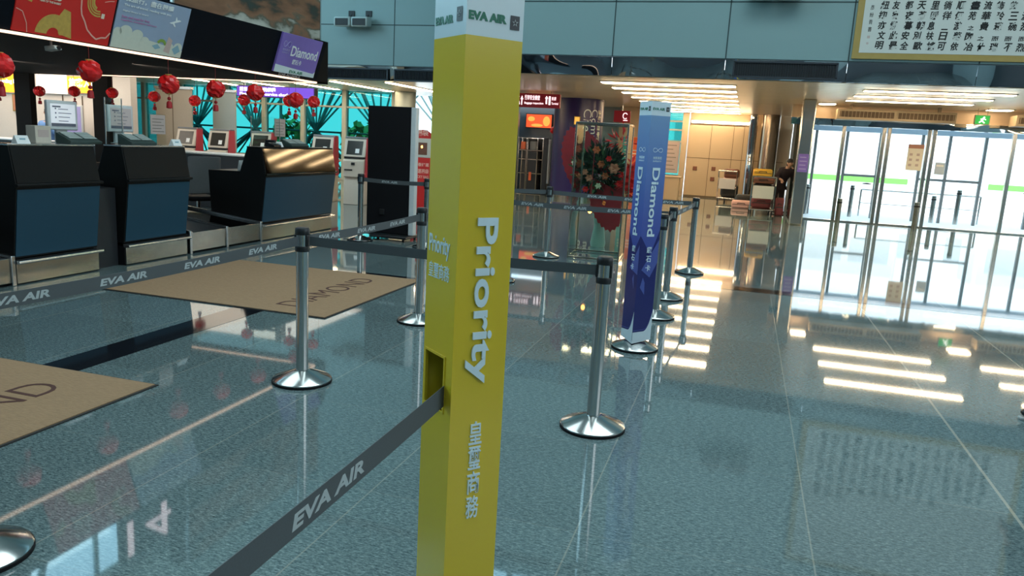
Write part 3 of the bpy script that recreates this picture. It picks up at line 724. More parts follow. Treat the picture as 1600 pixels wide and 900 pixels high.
# ------------------------------------------------------------------ mats
def floor_mat(label, y0, y1, x0, x1, words):
    t = thing('floor_mat', label, 'mat', (x0, y0, 0), 0, 'tan entrance mats')
    MB().box(0, x1-x0, 0, y1-y0, 0, .007).build('rubber_edge', 'mat_rubber', t, smooth=0); MB().box(.015, x1-x0-.015, .015, y1-y0-.015, .004, .012).build('pile', 'mat_tan', t, smooth=0)
    m = MB()
    for s, o, l, hh in words: text(m, s, (x1-x0-.42, o, .012), Y_, -X_, w=l, h=hh, bold=-.01, depth=.002)
    m.build('lettering', 'mat_ink', t, smooth=0)
floor_mat('tan mat nearest the viewer, cut by the left picture edge', 1.62, 3.70, -6.0, -3.32, [('DIAMOND', .25, 1.55, .24)])
floor_mat('tan mat before the third counter, behind the corner barrier post', 5.70, 7.80, -6.0, -3.34, [('DIAMOND', .25, 1.55, .24)])

# ================================================================== check-in counters (front faces towards +X)
XF = -6.48
def counter(name, label, y0, y1, front_steel, side_panel):
    L = y1-y0; t = thing(name, label, 'counter', (XF, y0, 0), 0, 'check-in counters')
    prof = [(-.03, .25), (.055, .93), (.055, .955), (-.01, 1.305), (-.25, 1.305), (-.37, .97), (-.90, .96), (-.86, .30), (-.86, .25)]
    MB().prism([(x, 0, z) for x, z in prof], (0, L, 0)).build('body', 'counter_grey', t, bevel=.006, smooth=0)
    MB().prism([(.058, .012, .962), (.062, .012, .964), (-.003, .012, 1.300), (-.008, .012, 1.300)], (0, L-.024, 0)).build('slope_panel', front_steel, t, smooth=0)
    MB().prism([(-.025, .012, .27), (.052, .012, .905), (.058, .012, .905), (-.018, .012, .27)], (0, L-.024, 0)).build('front_panel', 'counter_blue', t, smooth=0)
    MB().prism([(.05, -.008, .925), (.085, -.008, .930), (.092, -.008, .945), (.085, -.008, .960), (.05, -.008, .962)], (0, L+.016, 0)).build('ledge', 'counter_grey' if front_steel == 'counter_grey' else 'counter_steel', t, bevel=.004)
    MB().prism([(-.03, -.01, .205), (.05, -.01, .205), (.055, -.01, .215), (.05, -.01, .235), (-.03, -.01, .245)], (0, L+.02, 0)).build('bottom_rail', 'alu_trim', t, bevel=.003)
    MB().box(-.80, -.03, .0, L, 0, .21).build('plinth', 'black_matte', t, smooth=0)
    kp = MB(); n = max(1, round(L/.98))
    for q in range(n): kp.box(-.03, -.008, L*q/n+.006, L*(q+1)/n-.006, .012, .205)
    kp.build('kick_plate', 'steel_worn', t, bevel=.003)
    MB().prism([(-.012, -.004, 1.305), (-.25, -.004, 1.305), (-.25, -.004, 1.325), (-.008, -.004, 1.325)], (0, L+.008, 0)).build('counter_top', 'alu_trim' if front_steel == 'counter_grey' else 'counter_grey', t, bevel=.004)
    if side_panel: MB().box(-.80, -.10, L+.02, L+side_panel, 0, .86).build('infill_panel', 'black_panel', t, smooth=0)
counter('check_in_counter', 'dark check-in counter with blue front, leftmost in the photo', 5.46, 6.44, 'counter_grey', .35)
counter('check_in_counter', 'dark check-in counter with blue front, between the black gap and the baggage conveyor', 6.81, 7.80, 'counter_grey', 0)
counter('check_in_counter', 'wide check-in counter with shiny steel slope above its blue front', 9.34, 11.27, 'counter_steel', 0)
def conveyor(label, y0, y1, mid):
    L = y1-y0; t = thing('baggage_conveyor', label, 'conveyor', (XF, y0, 0), 0, 'baggage conveyors'); sl = .10
    z = lambda x: .275-sl*x
    for a, b in ((0, mid), (mid, L)):
        MB().prism([(-.03, a+.03, z(0)-.03), (-1.9, a+.03, z(-1.9)-.03), (-1.9, a+.03, z(-1.9)-.012), (-.03, a+.03, z(0)-.012)], (0, b-a-.06, 0)).build('belt_bed', 'counter_steel' if a else 'black_panel', t, smooth=0)
    for a in (0, mid, L):
        MB().prism([(.012, a-.022, 0), (.012, a-.022, z(0)+.012), (-.03, a-.022, z(0)+.02), (-1.95, a-.022, z(-1.95)+.02), (-1.95, a-.022, 0)], (0, .044, 0)).build('side_rail', 'alu_trim', t, bevel=.006)
    for a, b in ((0, mid), (mid, L)):
        MB().box(-.04, -.005, a+.024, b-.024, .03, z(0)-.012).build('front_plate', 'steel_worn', t, bevel=.004)
    MB().box(-1.95, -.05, .02, L-.02, 0, .1).build('base', 'black_matte', t, smooth=0)
    MB().box(-2.1, -2.0, 0, L, 0, 1.0).build('back_panel', 'black_panel', t, smooth=0)
conveyor('baggage conveyor between the second and the wide steel-fronted counter', 7.85, 9.30, .70)
conveyor('baggage conveyor at the left picture edge beside the leftmost counter', 4.0, 5.42, .70)

# things on the counter tops
def monitor(x, y, label, screen, title):
    t = thing('counter_monitor', label, 'monitor', (x, y, 1.325), 0, 'monitors on the counters')
    MB().box(-.06, .06, -.10, .10, 0, .012).build('foot', 'white_plastic', t, bevel=.005); MB().box(-.045, -.015, -.07, .07, .01, .16).build('stand', 'white_plastic', t, bevel=.006)
    MB().box(-.035, .010, -.185, .185, .13, .43).build('housing', 'white_plastic', t, bevel=.012); MB().box(.009, .014, -.15, .15, .17, .395).build('screen', screen, t, smooth=0)
    m = MB().box(.0135, .016, -.15, .15, .17, .20); F = lambda yy, zz: (.0145, yy, zz)
    for k in range(3): m.box(.0135, .0155, -.10, -.085, .25+.045*k, .265+.045*k)
    for k in range(4): m.box(.0135, .0155, -.06, .06+.02*(k % 3), .22+.04*k, .227+.04*k)
    m.box(.0135, .0155, -.13, -.03, .36, .375)
    m.build('screen_text', 'screen_text', t, smooth=0)
monitor(-6.86, 6.42, 'white monitor with lit notice screen on the leftmost counter', 'screen_glow', '')
monitor(-6.86, 7.20, 'white monitor with dim screen on the second counter', 'screen_dim', '')
def keypad(x, y, w, label):
    t = thing('document_reader', label, 'document reader', (x, y, 1.325), 0, 'readers on the counters')
    MB().prism([(-.09, -w/2, 0), (.10, -w/2, 0), (.11, -w/2, .03), (-.09, -w/2, .115)], (0, w, 0)).build('body', 'key_dark', t, bevel=.006)
    m = MB(); ex = Vector((.20, 0, -.085)).normalized(); nz = Vector((.085, 0, .20)).normalized()
    for i in range(3):
        for j in range(2):
            p = Vector((-.075, -w/2+.03+j*(w-.03)/2, .112))+ex*(.052*i); q = p+ex*.044; d = Vector((0, (w-.08)/2, 0)); m.add([p, q, q+d, p+d, p+nz*.008, q+nz*.008, q+d+nz*.008, p+d+nz*.008], [(3, 2, 1, 0), (4, 5, 6, 7), (0, 1, 5, 4), (1, 2, 6, 5), (2, 3, 7, 6), (3, 0, 4, 7)])
    m.build('key_pad', 'grey_keys', t, bevel=.003)
keypad(-6.64, 6.40, .40, 'dark sloping document reader before the lit monitor on the leftmost counter')
keypad(-6.64, 7.20, .38, 'dark sloping document reader before the dim monitor on the second counter')
keypad(-6.64, 10.40, .48, 'dark sloping document reader on the wide steel-fronted counter')
def sign_holder(x, y, w, hgt, label, z=1.325):
    t = thing('sign_holder', label, 'sign holder', (x, y, z), 0, 'acrylic sign holders'); MB().box(-.05, .05, -w*.35, w*.35, 0, .006).build('foot', 'clear_glass', t, smooth=0); MB().box(-.004, .004, -w/2, w/2, .005, hgt).build('acrylic', 'clear_glass', t, smooth=0)
    MB().box(-.002, .0055, -w/2+.012, w/2-.012, hgt*.35, hgt-.012).build('sheet', 'notice_pink', t, smooth=0); m = MB()
    for k in range(5): m.box(.005, .007, -w*.36, w*.36-.04*(k % 2), hgt*.42+hgt*.1*k, hgt*.445+hgt*.1*k)
    m.build('lettering', 'grey_text', t, smooth=0)
sign_holder(-6.70, 7.60, .26, .36, 'clear acrylic sign holder at right end of the second counter')
sign_holder(-6.82, 10.28, .30, .42, 'clear acrylic sign holder on the wide steel-fronted counter')
def tent(x, y, label):
    t = thing('tent_card', label, 'card', (x, y, 1.325), 0, 'folded tent cards'); MB().prism([(-.04, -.07, 0), (.04, -.07, 0), (.002, -.07, .075), (-.002, -.07, .075)], (0, .14, 0)).build('card', 'white_paper', t, smooth=0)
    MB().box(.02, .0225, -.03, .03, .02, .05, Matrix.Rotation(-.0, 4, 'Y')).build('pictogram', 'blue_ink', t, smooth=0)
tent(-6.56, 5.66, 'small folded white card at left end of the leftmost counter')
tent(-6.54, 7.70, 'small folded white card at right end of the second counter')
tent(-6.62, 9.95, 'small folded white card on the wide counter, left of its sign holder')
def screen(x, y, y1, label, z0=1.325, hh=.62):
    t = thing('acrylic_screen', label, 'acrylic screen', (x, y, z0), 0, 'clear acrylic screens'); MB().box(-.004, .004, 0, y1-y, 0, hh).build('sheet', 'clear_glass', t, smooth=0)
    MB().box(-.006, .006, -.004, .004, 0, hh).build('edge', 'alu_trim', t, smooth=0); MB().box(-.006, .006, y1-y-.004, y1-y+.004, 0, hh).build('edge', 'alu_trim', t, smooth=0)
screen(-6.70, 9.40, 10.1, 'clear acrylic screen on the left half of the wide counter', hh=.42)
screen(-6.74, 6.86, 7.1, 'narrow clear acrylic screen on the left end of the second counter', hh=.5)
t = thing('phone', 'black desk telephone with coiled cord on the wide counter', 'phone', (-6.60, 9.78, 1.325)); MB().prism([(-.08, -.09, 0), (.08, -.09, 0), (.08, -.09, .03), (-.08, -.09, .07)], (0, .18, 0)).build('body', 'black_plastic', t, bevel=.006)
MB().box(-.08, .08, -.085, -.03, .065, .10).build('handset', 'black_plastic', t, bevel=.012); MB().box(-.03, .05, 0, .07, .045, .06).build('key_pad', 'grey_keys', t, smooth=0)
t = thing('card_box', 'small beige card box standing on the leftmost counter beside its black column', 'box', (-6.72, 6.0, 1.325)); MB().box(-.06, .06, -.09, .09, 0, .17).build('box', 'kiosk_beige', t, bevel=.005); MB().box(.0605, .062, -.06, .06, .06, .13).build('label_patch', 'notice_pink', t, smooth=0)

# ------------------------------------------------------------------ canopy over the counters
LEAN = math.radians(18); ex = Vector((math.sin(LEAN), 0, math.cos(LEAN))); O0 = Vector((-6.65, 0, 2.35)); NX = Vector((math.cos(LEAN), 0, -math.sin(LEAN)))
YE = 11.02
c = thing('canopy', 'long black canopy with leaning fascia hung over the check-in counters', 'canopy', (0, 0, 0)); c['kind'] = 'structure'; c.name = 'trim_14'
top = O0+ex*.62
MB().prism([(-6.65, -6, 2.35), (top.x, -6, top.z), (-6.9, -6, top.z+.0), (-13.6, -6, 3.0), (-13.6, -6, 2.35)], (0, YE+6, 0)).build('fascia', 'canopy_black', c, smooth=0)
MB().box(-13.6, -6.66, -6, 11.4, 2.338, 2.36).box(-13.6, -6.66, YE, 11.4, 2.34, 3.0).build('underside', 'canopy_underside', c, smooth=0)
st = thing('fascia_strip_light', 'thin pinkish strip light along the lower edge of the black canopy', 'light', (-6.645, 0, 2.335)); MB().box(-.02, .014, -5.9, YE, -.012, .012).build('diffuser', 'warm_strip', st, smooth=0); MB().box(-4.5, -.02, YE+.0, YE+.03, -.012, .012).build('return_diffuser', 'warm_strip', st, smooth=0)
struct('wall_canopy_low', MB().box(-6.95, -6.82, -6, 7.8, 2.9, 2.95), 'canopy_black', smooth=0); struct('wall_canopy', MB().box(-6.95, -6.72, 7.85, 11.15, 2.9, 4.3), 'canopy_black', smooth=0)
def onf(y, s, n=.0): return O0+Y_*y+ex*s+NX*n
def fpanel(t, y0, y1, s0, s1, n, m, name):
    return MB().add([onf(y0, s0, n) for _ in (0,)]+[onf(y1, s0, n), onf(y1, s1, n), onf(y0, s1, n), onf(y0, s0, .001), onf(y1, s0, .001), onf(y1, s1, .001), onf(y0, s1, .001)], [(0, 1, 2, 3), (7, 6, 5, 4), (4, 5, 1, 0), (5, 6, 2, 1), (6, 7, 3, 2), (7, 4, 0, 3)]).build(name, m, t, smooth=0)
def fpoly(mb, pts, n): mb.add([onf(y, s, n) for y, s in pts], [tuple(range(len(pts)))])
def ftext(mb, s, y, z, w=None, h=None, bold=.01, n=.016): text(mb, s, onf(y, z, n), Y_, ex, w=w, h=h, bold=bold, depth=.002)
def band_poly(mb, pts, wd, n):
    for (a, b), (c_, d) in zip(pts, pts[1:]):
        L = math.hypot(c_-a, d-b) or 1; px, py = -(d-b)/L*wd/2, (c_-a)/L*wd/2; fpoly(mb, [(a-px, b-py), (c_-px, d-py), (c_+px, d+py), (a+px, b+py)], n)
# red festive poster
t = thing('festive_poster', 'red new year poster with gold ornaments on the black canopy', 'poster', (0, 0, 0)); y0, y1 = 5.70, 6.83
fpanel(t, y0, y1, .012, .60, .012, 'red_poster', 'sheet')
g = MB()
arc = lambda cy, cs, r0, r1, a0, a1, n=18: [(cy+r1*math.cos(a0+(a1-a0)*i/n), cs+r1*math.sin(a0+(a1-a0)*i/n)) for i in range(n+1)]+[(cy+r0*math.cos(a1-(a1-a0)*i/n), cs+r0*math.sin(a1-(a1-a0)*i/n)) for i in range(n+1)]
def arcband(mb, cy, cs, r0, r1, a0, a1, nn, n=16):
    for i in range(n):
        p, q = a0+(a1-a0)*i/n, a0+(a1-a0)*(i+1)/n; fpoly(mb, [(cy+r0*math.cos(p), cs+r0*math.sin(p)), (cy+r1*math.cos(p), cs+r1*math.sin(p)), (cy+r1*math.cos(q), cs+r1*math.sin(q)), (cy+r0*math.cos(q), cs+r0*math.sin(q))], nn)
arcband(g, 6.14, .03, .07, .20, 0.1, PI, .014); fpoly(g, [(6.20, .05), (6.36, .02), (6.30, .28), (6.22, .30), (6.16, .20)], .0142); g.build('gold_ornament', 'gold_ink', t, smooth=0); g = MB(); arcband(g, 5.75, .32, .05, .11, -.2, 1.9, .014); g.build('gold_ornament', 'gold_ink', t, smooth=0); g = MB()
for r in (.155, .13, .105): arcband(g, 6.62, .44, r-.016, r, .9, 5.0, .014)
arcband(g, 6.62, .44, .06, .085, 1.0, 4.4, .014)
g.build('gold_emblem', 'gold_ink', t, smooth=0)
g = MB(); wav = [(6.40+.055*math.sin(i*.9)+max(0, i-9)*.032, .60-.04*i if i < 13 else .10-.02*(i-12)+.045*max(0, i-15)) for i in range(19)]
band_poly(g, [(6.41, .60), (6.38, .52), (6.395, .44), (6.41, .34), (6.43, .28), (6.48, .22), (6.53, .14), (6.60, .09), (6.66, .06), (6.72, .085), (6.78, .09), (6.825, .15)], .016, .014)
band_poly(g, [(6.70, .50), (6.74, .55), (6.79, .56)], .008, .0146); band_poly(g, [(6.68, .45), (6.74, .47), (6.80, .48)], .008, .0146); band_poly(g, [(5.71, .22), (5.78, .2), (5.84, .1), (5.86, .015)], .008, .014); g.build('wave_line', 'pink_ink', t, smooth=0)
m = MB(); ftext(m, '新年快樂', 5.955, .505, w=.17, h=.045); ftext(m, 'HAPPY CHINESE NEW YEAR', 5.90, .462, w=.28, h=.022, bold=.02); ftext(m, '2023', 5.93, .36, w=.24, h=.085, bold=.03); ftext(m, 'YEAR OF THE RABBIT', 5.93, .325, w=.24, h=.02, bold=.02); fpoly(m, [(6.67, .28), (6.71, .28), (6.71, .33), (6.67, .33)], .0146); m.build('lettering', 'cream_ink', t, smooth=0)
# light blue travel poster
t = thing('travel_poster', 'pale blue travel poster with clouds and a small aeroplane on the canopy', 'poster', (0, 0, 0)); y0, y1 = 6.86, 7.93
fpanel(t, y0, y1, .012, .60, .012, 'skyblue_poster', 'sheet')
g = MB(); fpoly(g, [(y0, .013), (y1, .013), (y1, .10), (y0, .20)], .0135)
for cy, cs, r in ((7.03, .20, .09), (7.20, .18, .085), (7.32, .13, .07), (7.50, .08, .08), (7.70, .10, .09), (7.85, .13, .07), (6.92, .19, .055)):
    fpoly(g, [(cy+r*math.cos(2*PI*i/20), max(.013, cs+r*.75*math.sin(2*PI*i/20))) for i in range(20)], .0138)
g.build('cloud', 'cloud_cream', t, smooth=0)
m = MB(); ftext(m, '微旅行，盡在閱讀', 6.93, .515, w=.72, h=.065, bold=.02); ftext(m, 'The art of travel, reading with you', 6.93, .46, w=.70, h=.03); ftext(m, 'Digital library on board', 6.93, .405, w=.36, h=.02); m.build('lettering', 'white_ink', t, smooth=0)
m = MB(); ftext(m, 'Scan and read for free', 6.93, .34, w=.40, h=.028); ftext(m, 'magazines, newspapers and more', 6.93, .305, w=.52, h=.022); m.build('accent_lettering', 'magenta_ink', t, smooth=0)
g = MB(); fpoly(g, [(7.63, .392), (7.67, .385), (7.80, .43), (7.81, .44), (7.77, .445)], .014); fpoly(g, [(7.70, .41), (7.74, .36), (7.72, .36), (7.67, .40)], .0143); fpoly(g, [(7.72, .425), (7.72, .47), (7.73, .47), (7.75, .435)], .0143); g.build('aeroplane', 'white_ink', t, smooth=0)
g = MB(); arcband(g, 7.58, .11, .05, .085, .3, 2.6, .0146); g.build('green_arc', 'olive_ink', t, smooth=0)
g = MB(); fpoly(g, [(7.63, .06), (7.73, .04), (7.74, .20), (7.67, .235)], .015); g.build('tablet', 'blush_ink', t, smooth=0)
g = MB(); fpoly(g, [(7.76, .10), (7.82, .04), (7.90, .09), (7.84, .16)], .015); fpoly(g, [(7.44, .10), (7.50, .065), (7.58, .09), (7.52, .13)], .015); g.build('book', 'blue_ink', t, smooth=0)
# violet Diamond sign
t = thing('fascia_sign', 'violet name sign with white foot at the right end of the canopy', 'sign', (0, 0, 0)); y0, y1 = 9.80, 10.86
fpanel(t, y0, y1, .055, .62, .03, 'purple_sign', 'panel')
g = MB(); fpoly(g, [(y0, .056), (y1, .056), (y1, .15), (y1-.05, .115), (y0, .165)], .0312); g.build('white_foot', 'white_board', t, smooth=0)
m = MB(); ftext(m, 'Diamond', 10.10, .315, w=.70, h=.15, bold=.015, n=.031); ftext(m, '鑽石卡', 10.19, .20, w=.24, h=.075, n=.031); m.build('lettering', 'white_ink', t, smooth=0)
m = MB(); pts = []
for i in range(33):
    s = 2*PI*i/32; d = 1+math.sin(s)**2; pts.append(onf(9.965+.09*math.cos(s)/d, .47+.09*1.3*math.sin(s)*math.cos(s)/d, .032))
m.path(pts, .005, 5); ftext(m, '無限萬哩', 9.88, .37, w=.17, h=.035, n=.031); ftext(m, 'INFINITY', 9.88, .335, w=.17, h=.022, n=.031); m.build('infinity_mark', 'lavender_ink', t, smooth=0)
m = MB(); ftext(m, 'EVA AIR', 10.18, .068, w=.36, h=.045, bold=.03, n=.032); m.build('airline_name', 'green_ink', t, smooth=0)
m = MB(); ftext(m, 'STAR ALLIANCE', 9.98, .008, w=.56, h=.04, bold=.01, n=.003); m.build('alliance_name', 'belt_ink', t, smooth=0)
# number sign and mural above the fascia
t = thing('counter_number', 'large pale counter number on the dark wall above the posters', 'number sign', (-6.78, 6.86, 3.24)); MB().box(-.01, .01, .1, .14, -.29, -.1).box(-.01, .01, .7, .74, -.29, -.1).build('bracket', 'canopy_black', t, smooth=0); MB().box(-.02, .02, -.05, .93, -.12, .50).build('panel', 'canopy_black', t, smooth=0)
m = MB(); text(m, '14', (.02, .07, 0), Y_, Z_, w=.74, h=.46, bold=.0, depth=.006); m.build('lettering', 'pinkwhite_lit', t, smooth=0)
t = thing('mural_panel', 'large landscape painting in browns and greens above the canopy', 'mural', (-6.70, 7.9, 2.93)); MB().box(-.018, .02, 0, 3.27, 0, 1.35).build('painting', 'mural', t, smooth=0); MB().box(-.018, .03, 3.27, 3.30, 0, 1.35).box(-.018, .03, -.03, 0, 0, 1.35).build('edge_trim', 'alu_trim', t, smooth=0)
# camera under the fascia
t = thing('security_camera', 'small blue-grey camera hanging under the canopy below the red poster', 'camera', (-6.75, 6.23, 2.335)); MB().tube((0, 0, 0), (0, 0, -.05), .012).build('bracket', 'grey_shell', t); MB().prism([(-.05, -.04, -.06), (.08, -.04, -.05), (.10, -.04, -.09), (-.04, -.04, -.11)], (0, .08, 0)).build('housing', 'speaker_shell', t, bevel=.008)
MB().tube((.09, 0, -.07), (.105, 0, -.075), .022).build('lens', 'black_plastic', t)

# ------------------------------------------------------------------ paper lanterns
def make_lantern(r, label):
    t = thing('lantern', label, 'lantern', (0, 0, 0), 0, 'red lanterns under the canopy')
    mb = MB(); vs = []; fs = []; nu, nv = 16, 10; rl = random.Random(int(r*1e4))
    for j in range(nv+1):
        th = PI*j/nv
        for i in range(nu):
            a = 2*PI*i/nu; q = r*(1+rl.choice((-.09, .05, .07))*(0 if j in (0, nv) else 1)); vs.append((q*math.sin(th)*math.cos(a), q*math.sin(th)*math.sin(a), q*math.cos(th)*.92))
    for j in range(nv):
        for i in range(nu):
            i2 = (i+1) % nu; fs.append((j*nu+i, (j+1)*nu+i, (j+1)*nu+i2, j*nu+i2))
    mb.add(vs, fs).build('globe', 'red_lantern', t, smooth=0)
    MB().lathe([(r*.30, r*.86), (r*.30, r*.98)], 14).lathe([(r*.26, -r*1.0), (r*.26, -r*.86)], 14).build('rim', 'gold_ink', t)
    s = MB().tube((0, 0, r*.95), (0, 0, .36), .003, 5).build('string', 'thread', t)
    MB().tube((0, 0, -r), (0, 0, -r*1.6), .004, 5).ball((0, 0, -r*1.42), (.022, .022, .022), 8, 6).build('knot', 'red_tassel', t)
    MB().lathe([(.014, -r*1.65), (.030, -r*1.8), (.034, -r*2.35), (.012, -r*2.4)], 10).build('tassel', 'red_tassel', t); return t
big = make_lantern(.118, '')
BIG = [(-6.68, 5.60, 2.03, 'large red lantern cut by the left picture edge under the canopy'), (-6.68, 6.62, 2.08, 'large red lantern below the seam between the two posters'), (-6.68, 7.78, 2.04, 'large red lantern below the right part of the pale blue poster'),
       (-6.68, 8.63, 2.05, 'large red lantern in front of the cyan glass, left of the purple overhead sign'), (-6.68, 9.48, 2.07, 'large red lantern in front of the purple overhead sign lettering'), (-6.68, 10.49, 2.03, 'large red lantern overlapping a smaller one at the right of the purple sign')]
for i, (x, y, z, lb) in enumerate(BIG):
    o = big if i == 0 else copy_tree(big); o.location = (x, y, z); o['label'] = lb; o.rotation_euler.z = i
sm = make_lantern(.098, '')
SM = [(-13.57, 2.05, 'small red lantern in front of the orange sign at the left picture edge'), (-12.6, 2.025, 'small red lantern in front of the bright white office, left of the lit monitor'), (-11.79, 2.05, 'small red lantern below the yellow lit office sign'),
      (-10.94, 2.05, 'small red lantern above the dim monitor, right of the black column'), (-10.03, 2.02, 'small red lantern in front of the turquoise glass beyond the second counter'), (-9.19, 1.98, 'small red lantern in front of the beige partition'),
      (-8.2, 2.03, 'small red lantern left below the purple overhead sign lettering'), (-7.33, 2.05, 'small red lantern left half hidden by a larger one at the sign end'), (-6.87, 2.05, 'rightmost small red lantern, in front of the cyan glass')]
for i, (x, z, lb) in enumerate(SM):
    o = sm if i == 0 else copy_tree(sm); o.location = (x, 11.32, z); o['label'] = lb; o.rotation_euler.z = i*.7

# ================================================================== offices and desks behind the counters
for i, (x0, x1) in enumerate(((-13.15, -12.78), (-11.34, -11.0))):
    struct('trim_%d' % (15+i), MB().box(x0, x1, 11.28, 11.4, 0, 2.34), 'canopy_underside', smooth=0)
struct('wall_office', MB().box(-24, -14.15, 15.2, 15.4, 0, 2.93), 'office_white', smooth=0)
struct('ceiling_office', MB().box(-24, -11.4, 11.4, 18.3, 2.96, 3.08), 'soffit_metal', smooth=0)
s = MB()
for x in (-16.2, -15.6): s.box(x, x+.02, 15.18, 15.2, 0, 2.1)
s.build('panel_seam', 'seam_brown', bpy.data.objects['wall_office'], smooth=0)
t = thing('office_light_panel', 'bright white lit panel beside the yellow office sign', 'light', (-16.9, 15.1, 2.12)); MB().box(0, .95, .02, .1, 0, .46).build('housing', 'office_white', t, smooth=0); MB().box(.01, .94, 0, .02, .01, .45).build('diffuser', 'office_glow', t, smooth=0)
def lit_sign(x0, x1, z0, z1, label, txt, loc_y=15.1):
    t = thing('office_sign', label, 'sign', (x0, loc_y, z0)); L = x1-x0; hh = z1-z0
    MB().box(0, L, .02, .1, 0, hh).build('case', 'office_white', t, smooth=0); MB().box(.01, L-.01, 0, .02, .01, hh-.01).build('lit_face', 'orange_lit', t, smooth=0)
    m = MB()
    for s_, a, b, w in txt: text(m, s_, (a, -.002, b), X_, Z_, w=w, bold=.02, depth=.004)
    m.build('lettering', 'white_lit', t, smooth=0)
lit_sign(-15.94, -14.92, 2.16, 2.56, 'yellow orange lit office sign with white characters', [('旅客人口', .06, .14, .85)])
lit_sign(-18.4, -17.35, 2.10, 2.60, 'orange lit office sign at the left picture edge, above a small lantern', [('Boarding Info', .25, .2, .74)])
t = thing('office_poster', 'brown picture on the bright office wall at the left picture edge', 'poster', (-17.75, 15.15, 1.65)); MB().box(0, .32, 0, .03, 0, .42).build('sheet', 'gold_frame', t, smooth=0); MB().box(.03, .29, -.006, .002, .03, .39).build('picture', 'peach_petal', t, smooth=0)
t = thing('office_screen', 'grey lavender screen standing in the bright office, right of the lit monitor', 'screen', (-15.3, 14.6, 1.05)); MB().box(-.28, .30, -.02, .03, .10, .82).build('housing', 'white_plastic', t, bevel=.01); MB().box(-.25, .27, -.026, -.018, .14, .78).build('screen', 'lavender_ink', t, smooth=0); MB().box(-.04, .04, .0, .02, -.0, .12).build('stand', 'white_plastic', t, smooth=0)
# desk line in the back
def back_desk(x0, x1, y, label, m='black_panel'):
    t = thing('service_desk', label, 'desk', (x0, y, 0)); L = x1-x0; MB().box(0, L, 0, .65, 0, 1.02).build('body', m, t, bevel=.01); MB().box(-.02, L+.02, -.03, .68, 1.02, 1.05).build('desk_top', 'white_plastic', t, bevel=.006)
    MB().box(.02, L-.02, -.006, .0, .08, .98).build('front_panel', m, t, smooth=0)
back_desk(-18, -11.5, 13.1, 'long dark service desk in front of the bright office')
back_desk(-11.2, -8.75, 12.6, 'dark desk with pale edge between the second and the wide counter')
t = thing('partition_screen', 'beige partition standing behind the second counter', 'partition', (-14.15, 16.0, 0)); MB().box(0, 1.05, 0, .06, 0, 2.40).build('panel', 'office_beige', t, bevel=.01); MB().box(.5, .52, -.004, .004, 0, 2.4).build('seam', 'seam_brown', t, smooth=0); MB().box(-.02, 1.07, -.02, .08, 2.40, 2.46).build('top_rail', 'alu_trim', t, smooth=0)
t = thing('partition_screen', 'grey green partition left of the purple overhead sign', 'partition', (-12.95, 16.6, 0)); MB().box(0, .66, 0, .06, 0, 2.40).build('panel', 'mullion_green', t, bevel=.01); MB().box(-.02, .68, -.02, .08, 2.40, 2.46).build('top_rail', 'alu_trim', t, smooth=0)
def chair(x, y, rz, label):
    t = thing('office_chair', label, 'chair', (x, y, 0), rz, 'office chairs behind the counters')
    MB().prism([(-.24, -.22, .44), (.24, -.22, .44), (.24, .22, .44), (-.24, .22, .44)], (0, 0, .07)).build('seat', 'black_matte', t, bevel=.03)
    MB().prism([(-.22, -.26, .55), (-.25, -.20, .55), (-.30, -.20, 1.12), (-.27, -.26, 1.12)], (0, .46, 0)).build('backrest', 'grey_shell', t, bevel=.02)
    MB().tube((0, 0, .10), (0, 0, .45), .03).build('column', 'steel', t)
    f = MB()
    for k in range(5): a = 2*PI*k/5; f.tube((0, 0, .11), (.27*math.cos(a), .27*math.sin(a), .06), .018, 8)
    f.build('star_base', 'black_plastic', t)
    for k in range(5): a = 2*PI*k/5; MB().ball((.27*math.cos(a), .27*math.sin(a), .032), .032, 10, 7).build('caster', 'black_plastic', t)
chair(-8.05, 9.95, 2.6, 'grey backed office chair between the baggage conveyor and the wide counter')
chair(-8.0, 7.35, 2.9, 'dark office chair half hidden behind the second counter')
t = thing('card_sign', 'small white card standing on the low desk behind the wide counter', 'card', (-7.0, 9.62, .97)); MB().prism([(-.03, -.09, 0), (.03, -.09, 0), (.002, -.09, .14), (-.002, -.09, .14)], (0, .18, 0)).build('card', 'white_paper', t, smooth=0); MB().box(.012, .022, -.06, .06, .03, .045).build('lettering', 'grey_text', t, smooth=0)

# purple hanging sign
t = thing('overhead_sign', 'purple lit overhead sign hung above the check-in kiosks', 'sign', (-11.8, 16.0, 2.29)); MB().box(0, 2.12, 0, .14, 0, .26).build('case', 'black_plastic', t, bevel=.01); MB().box(.02, 2.10, -.006, .002, .015, .245).build('lit_face', 'purple_lit', t, smooth=0)
m = MB(); text(m, '請至自助報到的櫃檯', (.10, -.006, .125), X_, Z_, w=.98, h=.10, bold=.015, depth=.004); text(m, 'Please use self-service check-in', (.10, -.006, .04), X_, Z_, w=1.45, h=.065, bold=.015, depth=.004); m.build('lettering', 'white_lit', t, smooth=0)
MB().tube((.2, .07, .26), (.2, .07, .64), .012).tube((1.9, .07, .26), (1.9, .07, .64), .012).build('hanger', 'steel', t)

